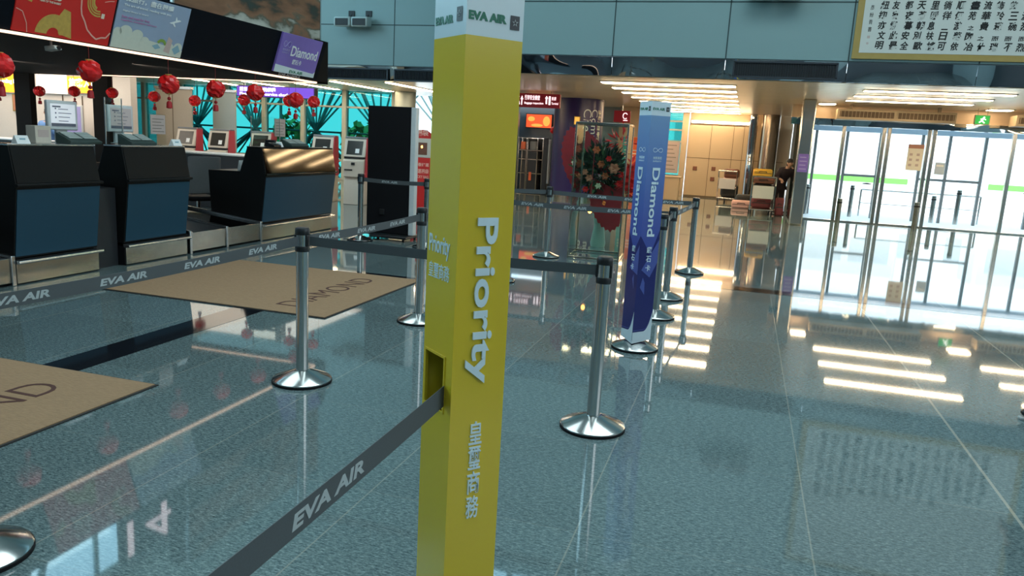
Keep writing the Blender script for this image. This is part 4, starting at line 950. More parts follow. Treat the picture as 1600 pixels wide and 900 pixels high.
# self check-in kiosks
def kiosk(x, y, rz, label):
    t = thing('check_in_kiosk', label, 'kiosk', (x, y, 0), rz, 'self check-in kiosks')
    MB().prism([(-.24, -.22, 0), (-.24, .20, 0), (-.24, .20, .62), (-.24, -.16, .62), (-.24, -.22, .5)], (.48, 0, 0)).build('base', 'kiosk_beige', t, bevel=.012)
    MB().prism([(-.24, -.26, .62), (-.24, .20, .62), (-.24, .20, 1.02), (-.24, -.20, 1.02), (-.24, -.28, .98)], (.48, 0, 0)).build('body', 'kiosk_beige', t, bevel=.012)
    MB().prism([(-.25, -.24, 1.06), (-.25, .14, 1.06), (-.25, .10, 1.46), (-.25, -.10, 1.46)], (.50, 0, 0)).build('head', 'kiosk_beige', t, bevel=.015)
    d = Vector((0, .14, .40)).normalized(); n = Vector((0, -.40, .14)).normalized(); o = Vector((0, -.24, 1.06))
    MB().add([o+d*.05+X_*-.18+n*.004, o+d*.05+X_*.18+n*.004, o+d*.37+X_*.18+n*.004, o+d*.37-X_*.18+n*.004], [(0, 1, 2, 3)]).build('screen', 'screen_dark', t, smooth=0)
    MB().add([o+d*.09+X_*.02+n*.006, o+d*.09+X_*.11+n*.006, o+d*.19+X_*.11+n*.006, o+d*.19+X_*.02+n*.006], [(0, 1, 2, 3)]).build('screen_notice', 'white_paper', t, smooth=0)
    MB().box(-.23, .23, -.22, .16, 1.015, 1.065).build('scanner_slot', 'black_plastic', t, smooth=0)
    MB().box(-.04, .04, -.30, -.25, .88, .94).box(-.20, -.02, -.285, -.25, .76, .79).build('reader_slot', 'black_plastic', t, bevel=.004)
    MB().prism([(.245, -.24, .6), (.245, .16, .6), (.245, .12, 1.48), (.245, -.12, 1.48)], (.025, 0, 0)).build('side_panel', 'kiosk_red', t, bevel=.006)
    MB().prism([(-.25, -.11, 1.465), (-.25, .11, 1.465), (-.25, .09, 1.50), (-.25, -.09, 1.50)], (.52, 0, 0)).build('top_sign', 'facade_dark', t, bevel=.006)
kiosk(-8.35, 15.6, .15, 'beige self check-in kiosk with red side, beside the black display slab')
kiosk(-9.25, 15.75, .15, 'beige self check-in kiosk above the right end of the wide counter')
kiosk(-10.85, 15.7, .15, 'beige self check-in kiosk left behind the acrylic sign on the wide counter')
kiosk(-12.95, 15.75, .15, 'beige self check-in kiosk in front of the beige partition')
kiosk(-12.0, 15.7, .15, 'beige self check-in kiosk beyond the dark desk, second from the left')

# black display slab on wheels
t = thing('display_slab', 'tall black display slab with white edge on a low wheeled base', 'display', (-5.18, 10.75, 0), -.02)
MB().box(-.38, .34, -.05, .05, .09, 2.01).build('back_cover', 'black_matte', t, bevel=.01); MB().box(.34, .42, -.055, .06, .09, 2.005).build('edge_frame', 'white_plastic', t, bevel=.006)
MB().box(-.36, .40, -.25, .25, .045, .085).build('base', 'black_plastic', t, bevel=.01); MB().box(.0, .05, -.056, -.049, .86, .885).build('badge', 'grey_keys', t, smooth=0)
MB().box(-.15, -.07, -.07, -.05, .38, .46).build('socket_cover', 'black_plastic', t, bevel=.005)
MB().tube((-.32, -.26, .062), (-.22, -.26, .062), .022, 10).build('indicator', 'teal_lens', t)
for x in (-.3, .34):
    for y in (-.2, .2): MB().tube((x-.015, y, .024), (x+.015, y, .024), .024, 12).build('caster', 'black_plastic', t)
# red box with arched top
t = thing('gift_stand', 'red stand with arched top and cream window box behind the yellow pillar', 'stand', (-6.70, 15.4, 0)); MB().box(-.22, .22, 0, .35, 0, 1.14).build('base', 'red_paint', t, bevel=.01)
MB().box(-.21, .21, -.005, .33, 1.14, 1.55).build('window_box', 'kiosk_beige', t, bevel=.012); MB().box(-.15, .12, -.012, .0, 1.2, 1.46).build('window_pane', 'luggage_brown', t, bevel=.01); MB().ball((0, -.012, 1.37), (.02, .006, .03), 8, 6).build('lamp', 'bulb_orange', t)
p = [(-.21, 0, 1.55)]+[(.21*math.cos(PI-PI*i/12), 0, 1.58+.15*math.sin(PI*i/12)) for i in range(13)]+[(.21, 0, 1.55)]; MB().prism(p, (0, .06, 0)).build('arch_top', 'red_paint', t, smooth=0)
m = MB(); text(m, '福袋', (-.14, -.001, 1.60), X_, Z_, w=.28, depth=.003, bold=.02); text(m, '新春好運', (-.17, -.001, .95), X_, Z_, w=.34, h=.08, bold=.02); text(m, '開運福袋', (-.17, -.001, .80), X_, Z_, w=.34, h=.1, bold=.02); text(m, 'LUCKY BAG', (-.17, -.001, .70), X_, Z_, w=.34, h=.06, bold=.02); m.build('lettering', 'pink_ink', t, smooth=0)

# right of the yellow pillar: red overhead sign, black cabinet, purple column
t = thing('overhead_sign', 'dark red overhead sign with white arrows beside the purple column', 'sign', (-6.9, 20.0, 2.50)); MB().box(0, 2.06, 0, .14, 0, .36).build('case', 'maroon_sign', t, bevel=.01)
m = MB(); text(m, '行李安全檢查', (1.10, -.002, .19), X_, Z_, w=.42, h=.13, bold=.01, depth=.004); text(m, 'Baggage inspection', (1.10, -.002, .07), X_, Z_, w=.52, h=.07, bold=.01, depth=.004)
for x in (.72, .88): m.ball((x+.05, -.004, .27), (.03, .004, .03), 8, 6).add([(x, -.006, .07), (x+.1, -.006, .07), (x+.06, -.006, .23), (x+.04, -.006, .23)], [(0, 1, 2, 3)])
m.add([(1.01, -.006, .06), (1.04, -.006, .06), (1.04, -.006, .2), (1.01, -.006, .2)], [(0, 1, 2, 3)]).add([(.985, -.006, .2), (1.065, -.006, .2), (1.025, -.006, .30)], [(0, 1, 2)])
m.add([(1.68, -.006, .1), (1.72, -.006, .1), (1.72, -.006, .24), (1.68, -.006, .24)], [(0, 1, 2, 3)]).add([(1.655, -.006, .24), (1.745, -.006, .24), (1.70, -.006, .31)], [(0, 1, 2)])
text(m, '1', (1.76, -.002, .08), X_, Z_, w=.05, h=.22, bold=.02, depth=.004); text(m, '航廈', (1.84, -.002, .2), X_, Z_, w=.12, h=.09, depth=.004); text(m, 'Terminal', (1.84, -.002, .09), X_, Z_, w=.18, h=.06, depth=.004)
m.build('lettering', 'pinkwhite_lit', t, smooth=0); MB().tube((.3, .07, .36), (.3, .07, .43), .012).tube((1.8, .07, .36), (1.8, .07, .43), .012).build('hanger', 'steel', t)
struct('wall_dark_shop', MB().box(-10.1, -5.85, 25.0, 25.2, 0, 2.93), 'facade_dark', smooth=0)
t = thing('wall_screen', 'red and gold festive screen on the dark wall beside the yellow pillar', 'screen', (-6.85, 24.9, 2.05)); MB().box(-.3, .62, 0, .08, 0, .48).build('housing', 'black_plastic', t, bevel=.01); MB().box(-.27, .59, -.006, .002, .03, .45).build('screen', 'festive_screen', t, smooth=0)
m = MB(); m.ball((.42, -.006, .24), (.12, .004, .16), 12, 8).ball((-.1, -.006, .3), (.12, .004, .08), 12, 8).ball((.1, -.006, .1), (.2, .004, .05), 12, 8); m.build('golden_picture', 'festive_gold', t, smooth=0)
t = thing('display_cabinet', 'black framed display cabinet with a red tag left of the purple column', 'cabinet', (-6.95, 23.6, 0)); f = MB()
for x in (0, .26, .30, .62, .80): f.box(x-.012, x+.012, -.012, .012, .05, 1.72)
for x in (0, .80): f.box(x-.012, x+.012, .38, .40, .05, 1.72)
for z in (.05, .62, 1.06, 1.34, 1.72): f.box(-.012, .812, -.012, .012, z-.012, z+.012).box(-.012, .012, -.01, .4, z-.01, z+.01).box(.788, .812, -.01, .4, z-.01, z+.01)
f.build('frame', 'case_frame', t, smooth=0); MB().box(0, .8, .39, .41, .05, 1.72).box(.3, .62, .0, .38, .05, 1.30).build('body', 'black_panel', t, smooth=0); MB().box(0, .8, .0, .4, 0, .05).build('base', 'black_matte', t, smooth=0)
MB().box(.38, .46, -.025, -.01, .40, .66).build('red_tag', 'orange_panel', t, smooth=0); MB().box(.05, .2, .05, .3, 1.36, 1.6).build('boxed_goods', 'orange_panel', t, smooth=0); MB().box(.35, .55, .05, .3, 1.36, 1.62).build('boxed_goods', 'grey_shell', t, smooth=0)
t = thing('black_pylon', 'narrow black pylon standing between the cabinet and the purple column', 'pylon', (-5.98, 23.2, 0)); MB().box(-.07, .09, 0, .2, 0, 1.75).build('body', 'black_panel', t, bevel=.01); MB().box(.09, .13, .02, .18, .35, 1.7).build('lit_edge', 'white_plastic', t, smooth=0)
t = thing('small_lantern_ball', 'round red ornament hanging in front of the dark shop wall', 'ornament', (-5.92, 23.9, 2.0)); MB().ball((0, 0, 0), (.12, .12, .11), 12, 8).build('ball', 'red_lantern', t); MB().tube((0, 0, .1), (0, 0, .94), .004, 5).build('string', 'thread', t)
# purple column: floor y at ~23
cx, cy, cr = -4.95, 23.0, .74
t = thing('purple_column', 'round column wrapped in dark purple with large white lettering', 'column', (cx, cy, 0)); MB().lathe([(cr, .02), (cr, 2.925)], 48).build('wrap', 'purple_wrap', t)
MB().lathe([(cr+.01, 0), (cr+.01, .12)], 48).build('skirting', 'steel', t)
def curl(a0): return lambda u, v, n: Vector(((cr+n+.001)*math.sin(a0+v/cr), -(cr+n+.001)*math.cos(a0+v/cr), 2.62-u))
m = MB(); text(m, 'Common', (0, 0, 0), X_, Z_, w=1.35, h=.22, bold=-.01, depth=.003, fn=curl(.74)); text(m, 'Check-in', (0, 0, 0), X_, Z_, w=1.40, h=.24, bold=-.01, depth=.003, fn=curl(.40)); m.build('lettering', 'white_ink', t, smooth=0)
m = MB(); text(m, '共用報到', (0, 0, 0), X_, Z_, w=1.2, h=.14, bold=.02, depth=.003, fn=curl(1.06)); m.build('small_lettering', 'cream_ink', t, smooth=0)
t = thing('wall_lamp', 'small square glowing lamp plate high on the purple column', 'lamp', (cx+.12, cy-.745, 2.28)); MB().box(-.09, .09, -.03, .02, -.12, .12).build('plate', 'gold_ink', t, bevel=.01); MB().box(-.07, .07, -.036, -.028, -.10, .10).build('glow_face', 'festive_gold', t, smooth=0)
# lounge signs, boards right of the column
t = thing('overhead_sign', 'small reddish overhead sign with white symbol beyond the flower case', 'sign', (-4.15, 24.5, 2.36)); MB().box(0, .52, 0, .1, 0, .36).build('case', 'maroon_sign', t, bevel=.01); m = MB(); m.path([(.36+.07*math.cos(a*.5), -.004, .2+.09*math.sin(a*.5)) for a in range(1, 12)], .012, 6).box(.30, .44, -.012, -.002, .05, .075); m.build('symbol', 'pinkwhite_lit', t, smooth=0); MB().tube((.26, .05, .36), (.26, .05, .57), .012).build('hanger', 'steel', t)
for x0, x1, mm, nm in ((-3.75, -3.5, 'teal_board', 'tall teal board left of the orange board'), (-3.48, -3.05, 'orange_panel', 'tall orange board partly hidden by the blue pillar')):
    t = thing('info_board', nm, 'board', (x0, 24.2, 0)); MB().box(0, x1-x0, 0, .05, .10, 1.92).build('panel', mm, t, bevel=.006); MB().box(.02, x1-x0-.02, -.10, .15, 0, .1).build('foot', 'black_matte', t, bevel=.01); m = MB()
    for k in range(3): m.box(.06, x1-x0-.08-.03*k, -.006, .0, 1.5-.1*k, 1.53-.1*k)
    m.build('lettering', 'cream_ink', t, smooth=0)
struct('wall_lounge', MB().box(-4.2, -2.98, 26.0, 26.2, 0, 2.93), 'beige_panel', smooth=0)
t = thing('desk_case', 'low beige counter behind the blue pillar near the pale belt', 'counter', (-3.3, 25.2, 0)); MB().box(0, 1.3, 0, .5, 0, .72).build('body', 'beige_panel', t, bevel=.01); MB().box(-.03, 1.33, -.03, .53, .72, .76).build('counter_top', 'beige_panel', t, bevel=.006)

# ------------------------------------------------------------------ flower stand and glass case
t = thing('glass_case', 'tall glass showcase with thin metal frame around the flower stand', 'showcase', (-1.97, 11.02, 0), .06); X0, X1, Y0, Y1, H = -.36, .36, -.38, .42, 1.90
f = MB()
for x in (X0, X1):
    for y in (Y0, Y1): f.box(x-.012, x+.012, y-.012, y+.012, 0, H)
for z in (.02, H):
    for y in (Y0, Y1): f.box(X0, X1, y-.012, y+.012, z-.014, z+.014)
    for x in (X0, X1): f.box(x-.012, x+.012, Y0, Y1, z-.014, z+.014)
f.build('frame', 'case_frame', t, bevel=.003)
for a in ((X0+.014, X1-.014, Y0-.003, Y0+.003), (X0+.014, X1-.014, Y1-.003, Y1+.003)): MB().box(*a, .035, H-.015).build('pane', 'clear_glass', t, smooth=0)
for x, gm in ((X0, 'clear_glass'), (X1, 'green_glass')): MB().box(x-.003, x+.003, Y0+.014, Y1-.014, .035, H-.015).build('pane', gm, t, smooth=0)
fl = thing('flower_stand', 'lavish red and orange flower arrangement with large red palm leaves in a green vase', 'flowers', (-2.16, 12.15, 0)); fl.scale = (1.12, 1.12, 1.12); rr = random.Random(3)
MB().lathe([(.10, .0), (.11, .05), (.075, .28), (.07, .34)], 24).build('vase_foot', 'green_vase', fl); MB().lathe([(.075, .33), (.10, .45), (.13, .62), (.12, .78)], 24).build('vase', 'green_vase', fl)
def fan_leaf(mb, c, u, v, r, n=22, a0=-2.2, a1=2.2, kv=1.0):
    c = Vector(c); u = Vector(u).normalized(); v = Vector(v).normalized(); w = u.cross(v); k = len(mb.v)
    mb.v.append(tuple(c)); ring = []
    for i in range(2*n+1):
        a = a0+(a1-a0)*i/(2*n); q = r*(1 if i % 2 == 0 else .95)*(1-.18*abs(a/a1)**2)*(1.15-.2*abs(math.sin(a))); p = c+u*(q*math.cos(a))+v*(q*kv*math.sin(a))+w*0; ring.append(len(mb.v)); mb.v.append(tuple(p))
    for a_, b_ in zip(ring, ring[1:]): mb.f.append((k, a_, b_))
m = MB(); fan_leaf(m, (-.22, .12, 1.05), (-.46, 0, .89), (.89, .15, .46), .62, a0=-2.0, a1=2.0, kv=.62); m.build('palm_leaf', 'red_leaf', fl, smooth=0)
m = MB(); fan_leaf(m, (.14, -.22, .88), (.10, 0, -1), (1, .1, .10), .56, a0=-1.9, a1=1.9, kv=.6); m.build('palm_leaf', 'red_leaf', fl, smooth=0)
m = MB(); fan_leaf(m, (.30, .02, 1.06), (.8, 0, -.4), (.4, .1, .9), .30, a0=-1.3, a1=1.3); m.build('palm_leaf', 'red_petal', fl, smooth=0)
def blades(n, cen, ex_, ln, wd, m_, name, seed):
    r2 = random.Random(seed); mb = MB()
    for i in range(n):
        d = Vector((r2.gauss(0, 1), r2.gauss(0, .7), r2.gauss(0, 1))).normalized(); p = Vector(cen)+Vector((d.x*ex_[0], d.y*ex_[1], d.z*ex_[2]))*r2.uniform(.35, 1); u = (d+Vector((r2.uniform(-.6, .6), r2.uniform(-.6, .6), r2.uniform(-.3, .6)))).normalized()*ln*r2.uniform(.6, 1.2); s = u.cross(Vector((r2.uniform(-1, 1), r2.uniform(-1, 1), r2.uniform(-1, 1)))).normalized()*wd
        mb.add([p, p+u*.45+s, p+u, p+u*.45-s], [(0, 1, 2, 3)])
    mb.build(name, m_, fl, smooth=0)
blades(560, (0, -.08, 1.10), (.30, .22, .34), .16, .022, 'leaf_dark', 'foliage', 5); blades(240, (-.05, -.12, 1.05), (.32, .22, .34), .14, .02, 'leaf_green', 'foliage', 6)
blades(60, (.22, -.05, 1.50), (.20, .12, .16), .14, .014, 'red_petal', 'red_spray', 7); blades(70, (.34, -.08, .98), (.14, .12, .30), .16, .03, 'red_petal', 'red_spray', 8)
def bloom(p, r, m_, name):
    mb = MB(); p = Vector(p)
    for ring, (n, rad, tilt) in enumerate(((6, 1, .35), (5, .7, .7), (3, .4, 1.0))):
        for k in range(n):
            a = 2*PI*k/n+ring*.5; d = Vector((math.cos(a), 0, math.sin(a))); s = Vector((-math.sin(a), 0, math.cos(a))); f_ = Vector((0, -1, 0)); q = p+d*r*rad*.15+f_*r*.2*ring
            mb.add([q, q+d*r*rad*.6+s*r*.38+f_*r*.25*tilt, q+d*r*rad+f_*r*.5*tilt, q+d*r*rad*.6-s*r*.38+f_*r*.25*tilt], [(0, 1, 2, 3)])
    mb.ball(p+Vector((0, -r*.5, 0)), r*.22, 8, 6); mb.build(name, m_, fl, smooth=0)
for p, r, m_ in (((-.06, -.30, 1.37), .075, 'orange_petal'), ((-.28, -.26, 1.17), .085, 'orange_petal'), ((.20, -.30, 1.13), .10, 'peach_petal'), ((.02, -.31, 1.18), .07, 'orange_petal'), ((-.20, -.3, 1.06), .06, 'peach_petal'), ((.30, -.26, 1.05), .06, 'red_petal'), ((.08, -.28, 1.02), .07, 'orange_petal'), ((-.14, -.28, .98), .07, 'peach_petal'), ((-.38, -.2, 1.18), .06, 'cream_petal'), ((-.32, -.24, 1.02), .055, 'red_petal'), ((.28, -.24, .92), .07, 'red_petal'), ((0, -.3, .88), .06, 'cream_petal'), ((-.18, -.28, .82), .06, 'red_petal'), ((.12, -.3, 1.26), .055, 'red_petal'), ((-.36, -.2, .86), .05, 'red_petal')):
    bloom(p, r*.72, m_, 'blossom')
t = thing('glow_lamp', 'small glowing orange lamp hanging in front of the flower arrangement', 'lamp', (-2.03, 10.60, .695)); MB().ball((0, 0, 0), (.028, .028, .036), 12, 9).build('bulb', 'bulb_orange', t); MB().lathe([(.016, .03), (.018, .07)], 10).build('socket', 'black_plastic', t); MB().tube((0, 0, .07), (0, .03, 1.205), .003, 5).build('cord', 'thread', t)

# ------------------------------------------------------------------ people
def skin_body(name, joints, edges, m, parent, levels=1):
    me = bpy.data.meshes.new(name); bm = bmesh.new(); lay = bm.verts.layers.skin.verify(); vs = []
    for i, (p, r) in enumerate(joints):
        v = bm.verts.new(p); rx = r if isinstance(r, tuple) else (r, r); v[lay].radius = rx; v[lay].use_root = (i == 0); vs.append(v)
    for a, b in edges: bm.edges.new((vs[a], vs[b]))
    bm.to_mesh(me); bm.free(); o = bpy.data.objects.new(name, me); COL.objects.link(o); o.parent = parent
    o.modifiers.new('skin', 'SKIN').use_smooth_shade = True; s = o.modifiers.new('sub', 'SUBSURF'); s.levels = levels; s.render_levels = levels
    me.materials.append(MATS[m]); return o
def person(loc, rz, label, top, legs, bent=0.0, arms=0, sc_=1.0):
    t = thing('person', label, 'person', loc, rz); S = lambda x, y, z: (x*sc_, (y-bent*max(0, z-.9)*.8)*sc_, (z-bent*max(0, z-.95)*.25)*sc_)
    J = [(S(0, 0, .95), (.14, .10)), (S(0, 0, 1.15), (.12, .09)), (S(0, 0, 1.38), (.15, .095)), (S(0, 0, 1.47), (.055, .055)), (S(0, -.01, 1.55), (.05, .05)), (S(0, -.02, 1.66), (.085, .10)), (S(0, -.01, 1.74), (.06, .075))]
    E_ = [(0, 1), (1, 2), (2, 3), (3, 4), (4, 5), (5, 6)]
    hand = [(.26, -.10, .86), (.24, -.40, 1.06), (.12, -.24, 1.38)][arms]; elb = [(.26, .03, 1.12), (.28, -.10, 1.12), (.30, -.20, 1.14)][arms]
    hs = {}; ar = {}
    for s in (-1, 1):
        k = len(J); ar[s] = k; hd = hand if s > 0 or arms != 2 else (.26, -.1, .95); el = elb if s > 0 or arms != 2 else (.27, .03, 1.14)
        J += [(S(s*.185, 0, 1.40), .062), (S(s*el[0], el[1], el[2]), .045), (S(s*hd[0], hd[1], hd[2]), .03), (S(s*(hd[0]-.01), hd[1]-.03, hd[2]-.055), (.04, .022))]
        E_ += [(2, k), (k, k+1), (k+1, k+2), (k+2, k+3)]; b = Vector(J[k+3][0])
        for q in range(4):
            f0 = len(J); J += [(b+Vector((s*(.024-.016*q), -.012, -.03)), .009), (b+Vector((s*(.024-.016*q), -.028, -.055+.004*abs(q-1.5))), .008)]; E_ += [(k+3, f0), (f0, f0+1)]
        f0 = len(J); J += [(b+Vector((-s*.035, -.02, .0)), .010), (b+Vector((-s*.05, -.035, -.02)), .008)]; E_ += [(k+3, f0), (f0, f0+1)]
        k = len(J); J += [(S(s*.09, 0, .88), .09), (S(s*.10, -.015, .50), .058), (S(s*.105, .015, .10), .038), (S(s*.11, -.06, .045), (.04, .035)), (S(s*.115, -.15, .03), (.038, .025))]
        E_ += [(0, k), (k, k+1), (k+1, k+2), (k+2, k+3), (k+3, k+4)]; hs[s] = k
    body = skin_body('body', J, E_, 'skin', t)
    hc = Vector(J[5][0])
    MB().add([hc+Vector((-.014, -.095, -.01)), hc+Vector((.014, -.095, -.01)), hc+Vector((0, -.098, .035)), hc+Vector((0, -.122, -.012))], [(0, 3, 2), (3, 1, 2), (0, 1, 3)]).ball(hc+Vector((-.088, 0, 0)), (.012, .02, .03), 8, 6).ball(hc+Vector((.088, 0, 0)), (.012, .02, .03), 8, 6).build('nose_and_ears', 'skin', t)
    MB().ball(hc+Vector((-.034, -.09, .018)), .011, 8, 6).ball(hc+Vector((.034, -.09, .018)), .011, 8, 6).build('eyes', 'shoe_black', t); MB().ball(hc+Vector((0, -.093, -.045)), (.026, .008, .007), 8, 6).build('mouth', 'peach_petal', t)
    MB().ball(hc+Vector((0, .030, .055)), (.094, .098, .082), 16, 11).ball(hc+Vector((0, .062, -.02)), (.080, .050, .085), 12, 9).build('hair', 'hair_black', t)
    g = .026; R = lambda r: (r[0]+g, r[1]+g) if isinstance(r, tuple) else r+g
    SJ = [(S(0, 0, .93), (.185, .145)), (J[1][0], (.160, .125)), (J[2][0], R(J[2][1])), (S(0, 0, 1.475), (.085, .08)), (S(0, 0, .84), (.18, .14))]; SE = [(0, 1), (1, 2), (2, 3), (4, 0)]
    for k in (ar[-1], ar[1]): kk = len(SJ); w_ = Vector(J[k+1][0])*.25+Vector(J[k+2][0])*.75; SJ += [(J[k][0], R(J[k][1])), (J[k+1][0], R(J[k+1][1])), (w_, .047)]; SE += [(2, kk), (kk, kk+1), (kk+1, kk+2)]
    skin_body('shirt', SJ, SE, top, t)
    TJ = [(S(0, 0, 1.0), (.155, .115)), (S(0, 0, .93), (.15, .115))]; TE = [(0, 1)]
    for s in (-1, 1): k = hs[s]; kk = len(TJ); TJ += [(J[k][0], .105), (J[k+1][0], .075), (J[k+2][0], .062)]; TE += [(1, kk), (kk, kk+1), (kk+1, kk+2)]
    skin_body('trousers', TJ, TE, legs, t)
    for s in (-1, 1): MB().prism([S(s*.115-.048, .075, .0), S(s*.115+.048, .075, .0), S(s*.118+.052, -.12, .0), S(s*.12+.02, -.225, .0), S(s*.12-.02, -.225, .0), S(s*.115-.052, -.12, .0)], (0, 0, .02)).build('shoe_sole', 'shoe_sole', t, bevel=.006); MB().ball(S(s*.117, -.115, .05), (.05*sc_, .108*sc_, .042*sc_), 14, 9).ball(S(s*.115, .02, .06), (.046*sc_, .06*sc_, .06*sc_), 12, 9).build('shoe', 'shoe_black', t)
    return t
person((-15.9, 14.5, 0), .3, 'person in blue shirt with raised hand in the bright office', 'shirt_blue', 'trousers_grey', arms=2)
person((.95, 22.85, 0), .5, 'person in dark clothes bending over the loaded luggage trolley', 'cloth_dark', 'cloth_dark', bent=.75, arms=1, sc_=.92)
person((2.115, 5.42, 0), -PI/2+.15, 'person at the right picture edge, only a black shoe toe visible', 'cloth_dark', 'trousers_grey')

# ------------------------------------------------------------------ luggage trolleys
def trolley(loc, rz, label):
    t = thing('luggage_trolley', label, 'trolley', loc, rz, 'loaded luggage trolleys'); f = MB()
    for x in (-.30, .30): f.path([(x, -.30, .12), (x, -.30, .80), (x, -.36, 1.02)], .016, 8).path([(x, -.30, .14), (x, .62, .14)], .016, 8)
    f.tube((-.30, -.36, 1.02), (.30, -.36, 1.02), .018).tube((-.3, .62, .14), (.3, .62, .14), .016).tube((-.3, -.3, .14), (.3, -.3, .14), .016).tube((-.3, -.3, .5), (.3, -.3, .5), .012); f.build('frame', 'chrome', t)
    MB().box(-.27, .27, -.325, -.305, .44, .78).build('board', 'board_white', t, bevel=.01); MB().box(-.28, .28, -.28, .6, .13, .155).build('deck', 'steel_brushed', t, smooth=0); MB().box(-.22, .22, -.37, -.35, 1.0, 1.045).build('handle', 'black_plastic', t, bevel=.01)
    for x in (-.27, .27):
        for y in (-.25, .55): MB().tube((x-.018, y, .06), (x+.018, y, .06), .06, 14).build('wheel', 'black_plastic', t)
    return t
trolley((.50, 22.0, 0), .05, 'luggage trolley with white board and yellow bags, nearer the entrance')
trolley((-.45, 26.3, 0), -.25, 'luggage trolley with brown boxes before the beige wall')
def bag(x, y, z, sx, sy, sz, m, label, name='travel_bag', cat='bag', rz=0):
    t = thing(name, label, cat, (x, y, z), rz, 'luggage on the trolleys'); MB().box(-sx/2, sx/2, -sy/2, sy/2, 0, sz).build('body', m, t, bevel=min(sx, sy, sz)*.22); MB().path([(-sx*.2, -sy/2, sz*.6), (-sx*.16, -sy/2-.03, sz*.7), (sx*.16, -sy/2-.03, sz*.7), (sx*.2, -sy/2, sz*.6)], .01, 6).build('handle', 'luggage_dark', t); MB().box(-sx/2+.02, sx/2-.02, -sy/2-.006, -sy/2+.01, sz*.45, sz*.52).build('zip', 'luggage_dark', t, smooth=0)
bag(.50, 22.28, .155, .52, .40, .30, 'luggage_maroon', 'dark red bag low on the nearer trolley'); bag(.50, 22.25, .46, .50, .36, .36, 'luggage_dark', 'dark bag in the middle of the nearer trolley'); bag(.50, 22.2, .83, .56, .36, .16, 'luggage_brown', 'golden brown bag below the yellow one on the nearer trolley'); bag(.46, 22.2, 1.0, .50, .34, .22, 'luggage_yellow', 'yellow bag on top of the nearer trolley')
bag(-.45, 26.55, .155, .55, .5, .42, 'luggage_dark', 'dark suitcase low on the trolley before the beige wall'); bag(-.45, 26.5, .585, .5, .4, .20, 'luggage_pink', 'pale pink bag on the trolley before the beige wall'); bag(-.42, 26.5, .79, .48, .38, .30, 'luggage_brown', 'brown box on top of the trolley before the beige wall', 'luggage_box', 'box')
bag(-.02, 24.0, 0, .55, .45, .22, 'luggage_pink', 'pink bundle lying on the floor before the trolleys'); bag(.05, 24.5, 0, .5, .35, .38, 'luggage_dark', 'dark bag standing on the floor between the trolleys'); bag(.98, 22.0, 0, .22, .34, .48, 'luggage_maroon', 'dark red upright case right of the nearer trolley')

# ------------------------------------------------------------------ ceiling strip lights
def strip(x0, x1, y, label, grp, along='x', z=2.922, m='tube_light', wd=.32):
    t = thing('strip_light', label, 'ceiling light', (x0, y, z), 0, grp); L = x1-x0
    if along == 'x': MB().box(0, L, -wd*.6, wd*.6, -.012, .01).build('housing', 'tube_housing', t, smooth=0); MB().box(.02, L-.02, -wd*.4, wd*.4, -.022, -.008).build('tube', m, t, smooth=0)
    else: MB().box(-wd*.6, wd*.6, 0, L, -.012, .01).build('housing', 'tube_housing', t, smooth=0); MB().box(-wd*.4, wd*.4, .02, L-.02, -.022, -.008).build('tube', m, t, smooth=0)
ordn = ['first', 'second', 'third', 'fourth', 'fifth', 'sixth', 'seventh', 'eighth']
for bank, x0, x1, ys in (('above the blue pillar', -3.1, -.35, (16.4, 17.8, 19.2, 20.8, 22.4, 24.2, 26.0, 27.4)), ('before the sliding doors', 2.0, 4.58, (16.4, 17.8, 19.2)), ('in the rightmost bank', 5.6, 8.2, (16.4, 17.8, 19.2))):
    for i, y in enumerate(ys): strip(x0, x1, y, wd=(.40 if x0 < 0 and i < 3 else .26), label= '%s ceiling strip light from the teal wall, %s' % (ordn[i], bank), grp='concourse ceiling lights')
strip(1.55, 1.95, 20.7, 'short ceiling light left of the long air curtain grille', 'concourse ceiling lights', wd=.5); strip(5.25, 5.75, 20.7, 'short ceiling light beside the green exit sign', 'concourse ceiling lights', wd=.5)
for i, (x, y0, y1, lb) in enumerate(((-14.55, 18.9, 22.4, 'ceiling strip light over the left end of the kiosks'), (-12.75, 18.9, 22.4, 'ceiling strip light running to the window, right of the purple sign'), (-10.85, 18.8, 22.4, 'ceiling strip light running to the window, under the black vent'), (-9.1, 18.6, 22.4, 'ceiling strip light nearest the yellow pillar on its left'), (-16.3, 18.9, 22.4, 'ceiling strip light farthest left behind the counters'))):
    strip(y0, y1, 0, lb, 'window side ceiling lights', along='y', wd=.26); o = [q for q in COL.objects if q.get('label') == lb][0]; o.location = (x, y0, 2.922)
for i, (x, y) in enumerate(((-15.2, 16.6), (-13.4, 17.2), (-12.2, 17.6))):
    t = thing('downlight', ('round ceiling light above the bright office wall', 'round ceiling light above the beige partition', 'round ceiling light left of the purple overhead sign')[i], 'ceiling light', (x, y, 2.955), 0, 'office downlights'); MB().lathe([(.14, -.02), (.16, -.005), (.16, .01)], 20).build('rim', 'alu_trim', t); MB().lathe([(.13, -.026), (.13, -.015)], 20).build('lens', 'tube_light', t)

